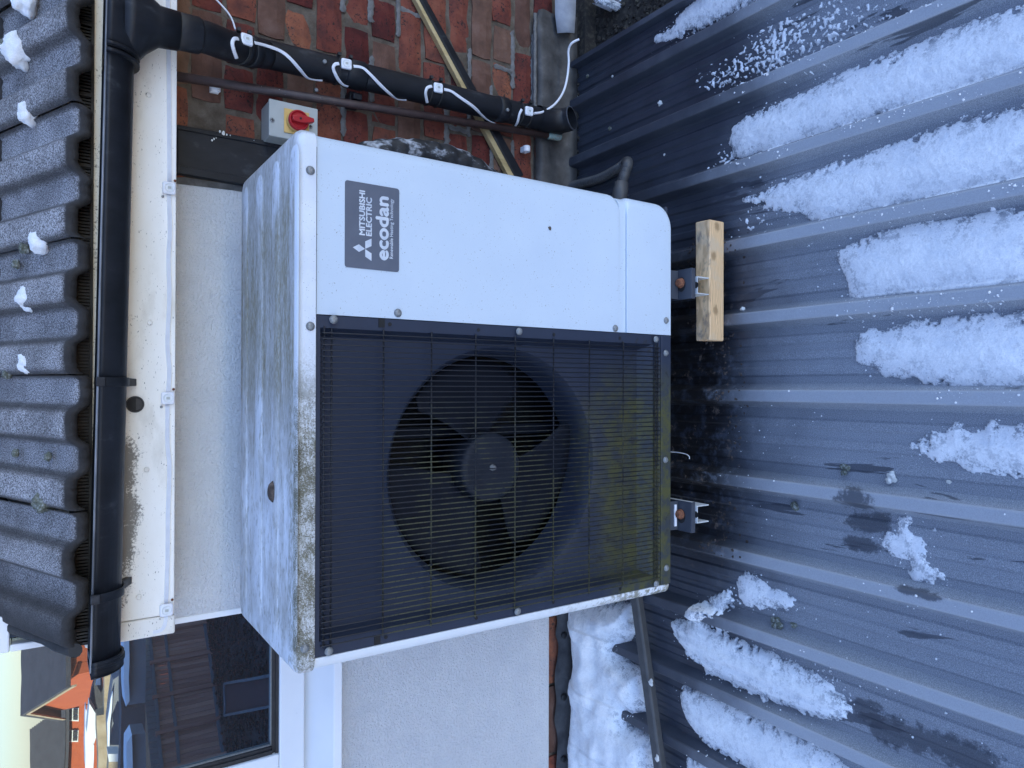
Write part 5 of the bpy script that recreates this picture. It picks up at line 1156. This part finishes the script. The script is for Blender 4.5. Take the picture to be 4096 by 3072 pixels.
# fence (virtual plane found from its foot on the ground)
GZ = -2.7
fa, fb = PZ(829, 2479, GZ), PZ(911, 3064, GZ); fd = (fb-fa); flen = fd.length; fd.normalize(); fn = Vector((fd.y, -fd.x, 0))
def on_fence(x, y):
    d = Vector(ray(x, y)); o = Vector(CAM); t = (fa-o).dot(fn)/d.dot(fn); return o+d*t
ztop = on_fence(603, 2620).z; zmid = on_fence(690, 2860).z; zlow = GZ
f0, f1 = fa-fd*2.2, fb+fd*1.5; L_ = (f1-f0).length
fen = thing('garden_fence', V((fa+fb)/2), 'tall brown close-boarded garden fence across the yard, reflected in the window', 'fence')
mb = MB(); xx = 0; src = []
while xx < L_:
    p = f0+fd*xx; h0 = ztop-.02+rnd.uniform(-.02, .02)
    w_ = .105
    q = [p+Vector((0, 0, GZ-p.z+.05)), p+fd*w_+Vector((0, 0, GZ-p.z+.05)), p+fd*w_+Vector((0, 0, h0-p.z)), p+Vector((0, 0, h0-p.z))]
    MBp = MB(); MBp.prism([V(v) for v in q], Vector((fn.x, -fn.y, 0))*(.02 if len(src) % 2 else .028)); o = MBp.build('board', fencem, fen); src.append(o); xx += .118
for z_ in (ztop+.01, zmid, zlow+.12):
    MBp = MB(); q = [f0+Vector((0, 0, z_-f0.z)), f1+Vector((0, 0, z_-f1.z)), f1+Vector((0, 0, z_-.07-f1.z)), f0+Vector((0, 0, z_-.07-f0.z))]
    MBp.prism([V(v-fn*.0) for v in q], Vector((-fn.x, fn.y, 0))*.06); MBp.build('rail', trellm, fen)
xx = .4
while xx < L_:
    p = f0+fd*xx; q = [p+Vector((0, 0, GZ-p.z)), p+fd*.09+Vector((0, 0, GZ-p.z)), p+fd*.09+Vector((0, 0, ztop+.05-p.z)), p+Vector((0, 0, ztop+.05-p.z))]
    MBp = MB(); MBp.prism([V(v) for v in q], Vector((-fn.x, fn.y, 0))*.09); MBp.build('post', fencem, fen); xx += 1.83/2
# trellis screen above and behind the fence
tr0, tr1 = f0-fn*-.0, f1
ztr = on_fence(572, 2620).z
trl = thing('trellis', V((f0+f1)/2+Vector((0, 0, ztop+1.8))), 'blue-grey ribbed trellis strip standing above the brown fence, reflected in the window', 'trellis')
off = fn*(.25 if fn.y > 0 else -.25); xx = 0
while xx < L_:
    p = f0+fd*xx+off; q = [p+Vector((0, 0, ztop-.2-p.z)), p+fd*.138+Vector((0, 0, ztop-.2-p.z)), p+fd*.138+Vector((0, 0, ztr-p.z)), p+Vector((0, 0, ztr-p.z))]
    MBp = MB(); MBp.prism([V(v) for v in q], Vector((fn.x, -fn.y, 0))*.03); MBp.build('slat', trellm, trl); xx += .15
# houses
def wallpoly(px, dist, mat, parent, name, th=.4):
    q = [PY(x, y, dist) for x, y in px]; mb = MB(); mb.prism([V(p) for p in q], (0, -th, 0)); return mb.build(name, mat, parent)
def far(name, px, dist, mat, label, cat, extra=()):
    q = [V(PY(*K0(x, y), dist)) for x, y in px]; t = thing(name, (sum((p.x for p in q))/len(q), q[0].y, GZ), label, cat)
    return t
# red gabled house, standing corner-on
def k0(x, y): return K0(x, y)
KX = PY(*K0(800, 592), 24.0)
best = None
tgt = {'peak': K0(430, 872), 'left': K0(700, 985), 'ridge_end': K0(430, 280), 'eave_end': K0(770, 270)}
def proj(p):
    q = np.array(p)-CAM; z = q@FW; return (2048-F_PX*(q@UP)/z, 1536-F_PX*(q@RT)/z)
for fi in range(-60, 88, 3):
    for wi in np.arange(2, 12, .5):
        for hi in np.arange(1.0, 5, .25):
            a = R(fi); g = Vector((-math.cos(a), math.sin(a), 0)); pk = KX+g*(wi/2)+Vector((0, 0, hi)); lf = KX+g*wi
            e = sum((u-v)**2 for u, v in zip(proj(pk), tgt['peak']))+sum((u-v)**2 for u, v in zip(proj(lf), tgt['left']))
            if best is None or e < best[0]: best = (e, g, wi, hi)
_, g, wi, hi = best
hd = Vector((g.y, -g.x, 0)); hd = hd if hd.x > 0 else -hd
if 'DBG' in globals(): print('HOUSE', best, hd, KX, proj(KX), proj(KX+g*(wi/2)+Vector((0,0,hi))), proj(KX+g*wi), proj(KX+hd*9), tgt)
HL = 9.0
rh = thing('gabled_house', V(KX+g*(wi/2)), 'red brick house with a sunlit orange gable and chimney, reflected in the window', 'house')
def up(p, z): return Vector((p.x, p.y, z))
Kz = KX.z; c1, c2, c3, c4_ = KX, KX+g*wi, KX+g*wi+hd*HL, KX+hd*HL
pk0, pk1 = KX+g*(wi/2)+Vector((0, 0, hi)), KX+g*(wi/2)+hd*HL+Vector((0, 0, hi))
def poly3(pts, mat, parent, name, d): mb = MB(); mb.prism([V(p) for p in pts], Vector((d.x, -d.y, d.z))); return mb.build(name, mat, parent)
poly3([up(c1, GZ), up(c2, GZ), c2, pk0, c1], hb_brick, rh, 'gable_wall', hd*.3)
poly3([up(c1+hd*.31, GZ), up(c4_, GZ), c4_, c1+hd*.31], hb_brick, rh, 'front_wall', g*.3)
ov = Vector((0, 0, .06)); oh = -g*.35+Vector((0, 0, -.35*hi/(wi/2))); ob_ = g*.35+Vector((0, 0, -.35*hi/(wi/2))); e0 = -hd*.35
poly3([c1+oh+e0+ov, c4_+oh+ov, pk1+ov, pk0+e0+ov], slate, rh, 'roof', Vector((0, 0, .12)))
poly3([c2+ob_+e0+ov, c3+ob_+ov, pk1+ov+g*.01, pk0+e0+ov+g*.01], slate, rh, 'roof', Vector((0, 0, .12)))
for A_, B_ in ((c1+oh, pk0), (c2+ob_, pk0)):
    poly3([A_+e0*1.02+Vector((0, 0, -.08)), pk0+e0*1.02+Vector((0, 0, -.08)), pk0+e0*1.02+Vector((0, 0, .03)), A_+e0*1.02+Vector((0, 0, .03))], stone, rh, 'bargeboard', hd*.05)
def panel_on(o_, ux, x0_, x1_, z0_, z1_, mat, parent, name, out, th=.05):
    return poly3([o_+ux*x0_+Vector((0, 0, z0_)), o_+ux*x1_+Vector((0, 0, z0_)), o_+ux*x1_+Vector((0, 0, z1_)), o_+ux*x0_+Vector((0, 0, z1_))], mat, parent, name, out*th)
wf = panel_on(KX, hd, 1.5, 2.9, -1.9, -.65, wpaint, rh, 'window', -g, .08)
for a_, b_ in ((1.6, 2.2), (2.3, 2.8)): panel_on(KX-g*.09, hd, a_, b_, -1.8, -.75, dkglass, wf, 'pane', -g, .02)
ch = pk1-hd*(HL-6.4); poly3([ch+Vector((-.4, 0, -.3)), ch+Vector((.4, 0, -.3)), ch+Vector((.4, 0, 1.0)), ch+Vector((-.4, 0, 1.0))], hb_brick, rh, 'chimney', Vector((0, .5, 0)))
mb = MB().lathe(V(ch+Vector((-.1, .2, 1.0))), (0, 0, 1), [(.14, 0), (.11, .55)], 10); mb.build('chimney_pot', hb_brick, rh)
mb = MB().tube([V(ch+Vector((0, .2, 1.0))), V(ch+Vector((0, .2, 2.1)))], .03, 5).tube([V(ch+Vector((-.4, .2, 2.0))), V(ch+Vector((.4, .2, 2.0)))], .025, 5); mb.build('aerial', M['steel'], rh)
# long red house at left
D2 = 36.0
lh = thing('long_house', V(PY(*K0(870, 1300), D2)), 'long dark red brick house with two white windows, reflected in the window', 'house')
wallpoly([K0(745, 930), K0(1150, 930), K0(1150, 2400), K0(745, 2400)], D2, hb_brick, lh, 'wall')
a1, a2, a3, a4 = PY(*K0(752, 930), D2-.5), PY(*K0(742, 2400), D2-.5), PY(*K0(345, 2400), D2+4.5), PY(*K0(358, 1215), D2+4.5)
mb = MB(); mb.prism([V(p) for p in (a1, a2, a3, a4)], (0, 0, -.15)); mb.build('roof', ftile, lh)
for i in range(16):
    t = i/16; p0 = a1.lerp(a4, t); p1 = a2.lerp(a3, t); mb = MB(); mb.prism([V(p0+Vector((0, -.02, .03))), V(p1+Vector((0, -.02, .03))), V(p1+Vector((0, .02, .09))), V(p0+Vector((0, .02, .09)))], (0, .03, -.05)); mb.build('tile_course', ftile, lh)
wallpoly([K0(740, 930), K0(765, 930), K0(755, 2400), K0(735, 2400)], D2-.5, wpaint, lh, 'fascia', .05)
for (x0_, x1_, y0_, y1_) in ((782, 916, 962, 1118), (776, 912, 1222, 1360)):
    f_ = wallpoly([K0(x0_, y0_), K0(x1_, y0_), K0(x1_, y1_), K0(x0_, y1_)], D2-.06, wpaint, lh, 'window', .05)
    xm, ym = x0_+(x1_-x0_)*.42, y0_+(y1_-y0_)*.55
    for q in ((x0_+14, xm-6, y0_+14, y1_-14), (xm+8, x1_-12, y0_+14, ym-5), (xm+8, x1_-12, ym+8, y1_-14)): wallpoly([K0(q[0], q[2]), K0(q[1], q[2]), K0(q[1], q[3]), K0(q[0], q[3])], D2-.12, dkglass, f_, 'pane', .02)
# outbuildings between the houses and the fence: each its own thing
def shed(name, parts, label, cat):
    q = V(PY(*K0(*parts[0][0][0]), parts[0][1])); t = thing(name, (q.x, q.y, GZ), label, cat)
    for px, dist, mat, nm, th in parts: wallpoly([K0(*p) for p in px], dist, mat, t, nm, th)
shed('cream_outhouse', [([(1045, 915), (1120, 1030), (1120, 1290), (1090, 1380), (1015, 1260)], 21, wpaint, 'gable_wall', .5), ([(1010, 980), (1045, 1250), (1090, 1400), (1080, 1659), (990, 1659), (1000, 980)], 21.8, roofsnow, 'snowy_roof', .5)], 'cream outhouse with a pointed gable lit by the sun, reflected in the window', 'outhouse')
shed('dark_lean_to', [([(1100, 640), (1190, 620), (1210, 1100), (1110, 1020), (1050, 890), (1070, 750)], 22.5, slate, 'roof', .3), ([(1120, 640), (1165, 630), (1165, 700), (1110, 700)], 22.3, wpaint, 'window', .1)], 'dark slate lean-to below the red gable, reflected in the window', 'lean-to')
shed('stone_wall', [([(1210, 420), (1400, 420), (1400, 1750), (1130, 1750), (1130, 1050), (1210, 1040)], 20, stone, 'wall', .4)], 'sunlit tan stone garden wall, reflected in the window', 'wall')
shed('grey_shed', [([(1310, 640), (1420, 560), (1420, 1510), (1255, 1490), (1250, 1130), (1280, 860)], 18.5, greym, 'roof', .5), ([(1285, 860), (1308, 780), (1300, 900), (1275, 1130), (1262, 1490), (1240, 1490), (1245, 1130)], 18.3, roofsnow, 'snow_edge', .1)], 'pale grey shed roof edged with snow, reflected in the window', 'shed')
shed('sunlit_shed', [([(1245, 1500), (1388, 1495), (1388, 1590), (1255, 1592)], 17.5, wpaint, 'roof', .4), ([(1255, 1594), (1388, 1592), (1388, 1800), (1240, 1800)], 17.6, stone, 'wall', .4)], 'small sunlit cream shed at the left end of the grey shed, reflected in the window', 'shed')
shed('snowy_garage', [([(1430, 60), (1500, 60), (1498, 880), (1455, 950), (1440, 700)], 13.5, roofsnow, 'snowy_roof', .5), ([(1496, 60), (1690, 60), (1690, 900), (1470, 930), (1498, 880)], 13.7, greym, 'wall', .5)], 'grey garage with a thick snow edge on its roof, reflected in the window', 'garage')
shed('white_outhouse', [([(1465, 1370), (1530, 1270), (1530, 1800), (1460, 1800)], 12.5, roofsnow, 'snowy_roof', .4), ([(1528, 1270), (1690, 1250), (1690, 1800), (1528, 1800)], 12.7, greym, 'wall', .4)], 'pale outhouse with a snowy roof above the trellis, reflected in the window', 'outhouse')
shed('dark_garage', [([(1400, 560), (1440, 560), (1440, 960), (1530, 960), (1690, 920), (1690, 1260), (1530, 1260), (1460, 1380), (1460, 1800), (1385, 1800), (1400, 1500)], 16, slate, 'wall', .4)], 'dark garage block behind the white outhouse, reflected in the window', 'garage')
# garden in front of the fence
mbk = MB()
for i in range(2600):
    u, v_ = rnd.uniform(-2, flen+1.5), rnd.uniform(.15, 5.5); p = fa+fd*u+(fn if fn.y < 0 else -fn)*v_; p = V(p); r_ = rnd.uniform(.02, .07); lump(mbk, (p.x, p.y, GZ+.02+rnd.random()*.08), r_, .6)
tag(mbk.build('dark_shrubbery', hedgem), kind='stuff')
bed = thing('raised_bed', V(PZ(1000, 2820, GZ+.3)), 'dark reddish raised garden bed with pale edging, reflected in the window', 'garden bed')
bc = [V(PZ(*q, GZ+.3)) for q in ((902, 2735), (1112, 2696), (1112, 2820), (902, 2862))]
mb = MB(); mb.prism(bc, (0, 0, -.25)); mb.build('soil', pmat('bed_soil', [(.3, (.03, .012, .012)), (.7, (.06, .025, .022))], 6, .95), bed)
for a_, c_ in zip(bc, bc[1:]+bc[:1]): MB().tube([a_+Vector((0, 0, .02)), c_+Vector((0, 0, .02))], .03, 6).build('edging', trellm, bed)
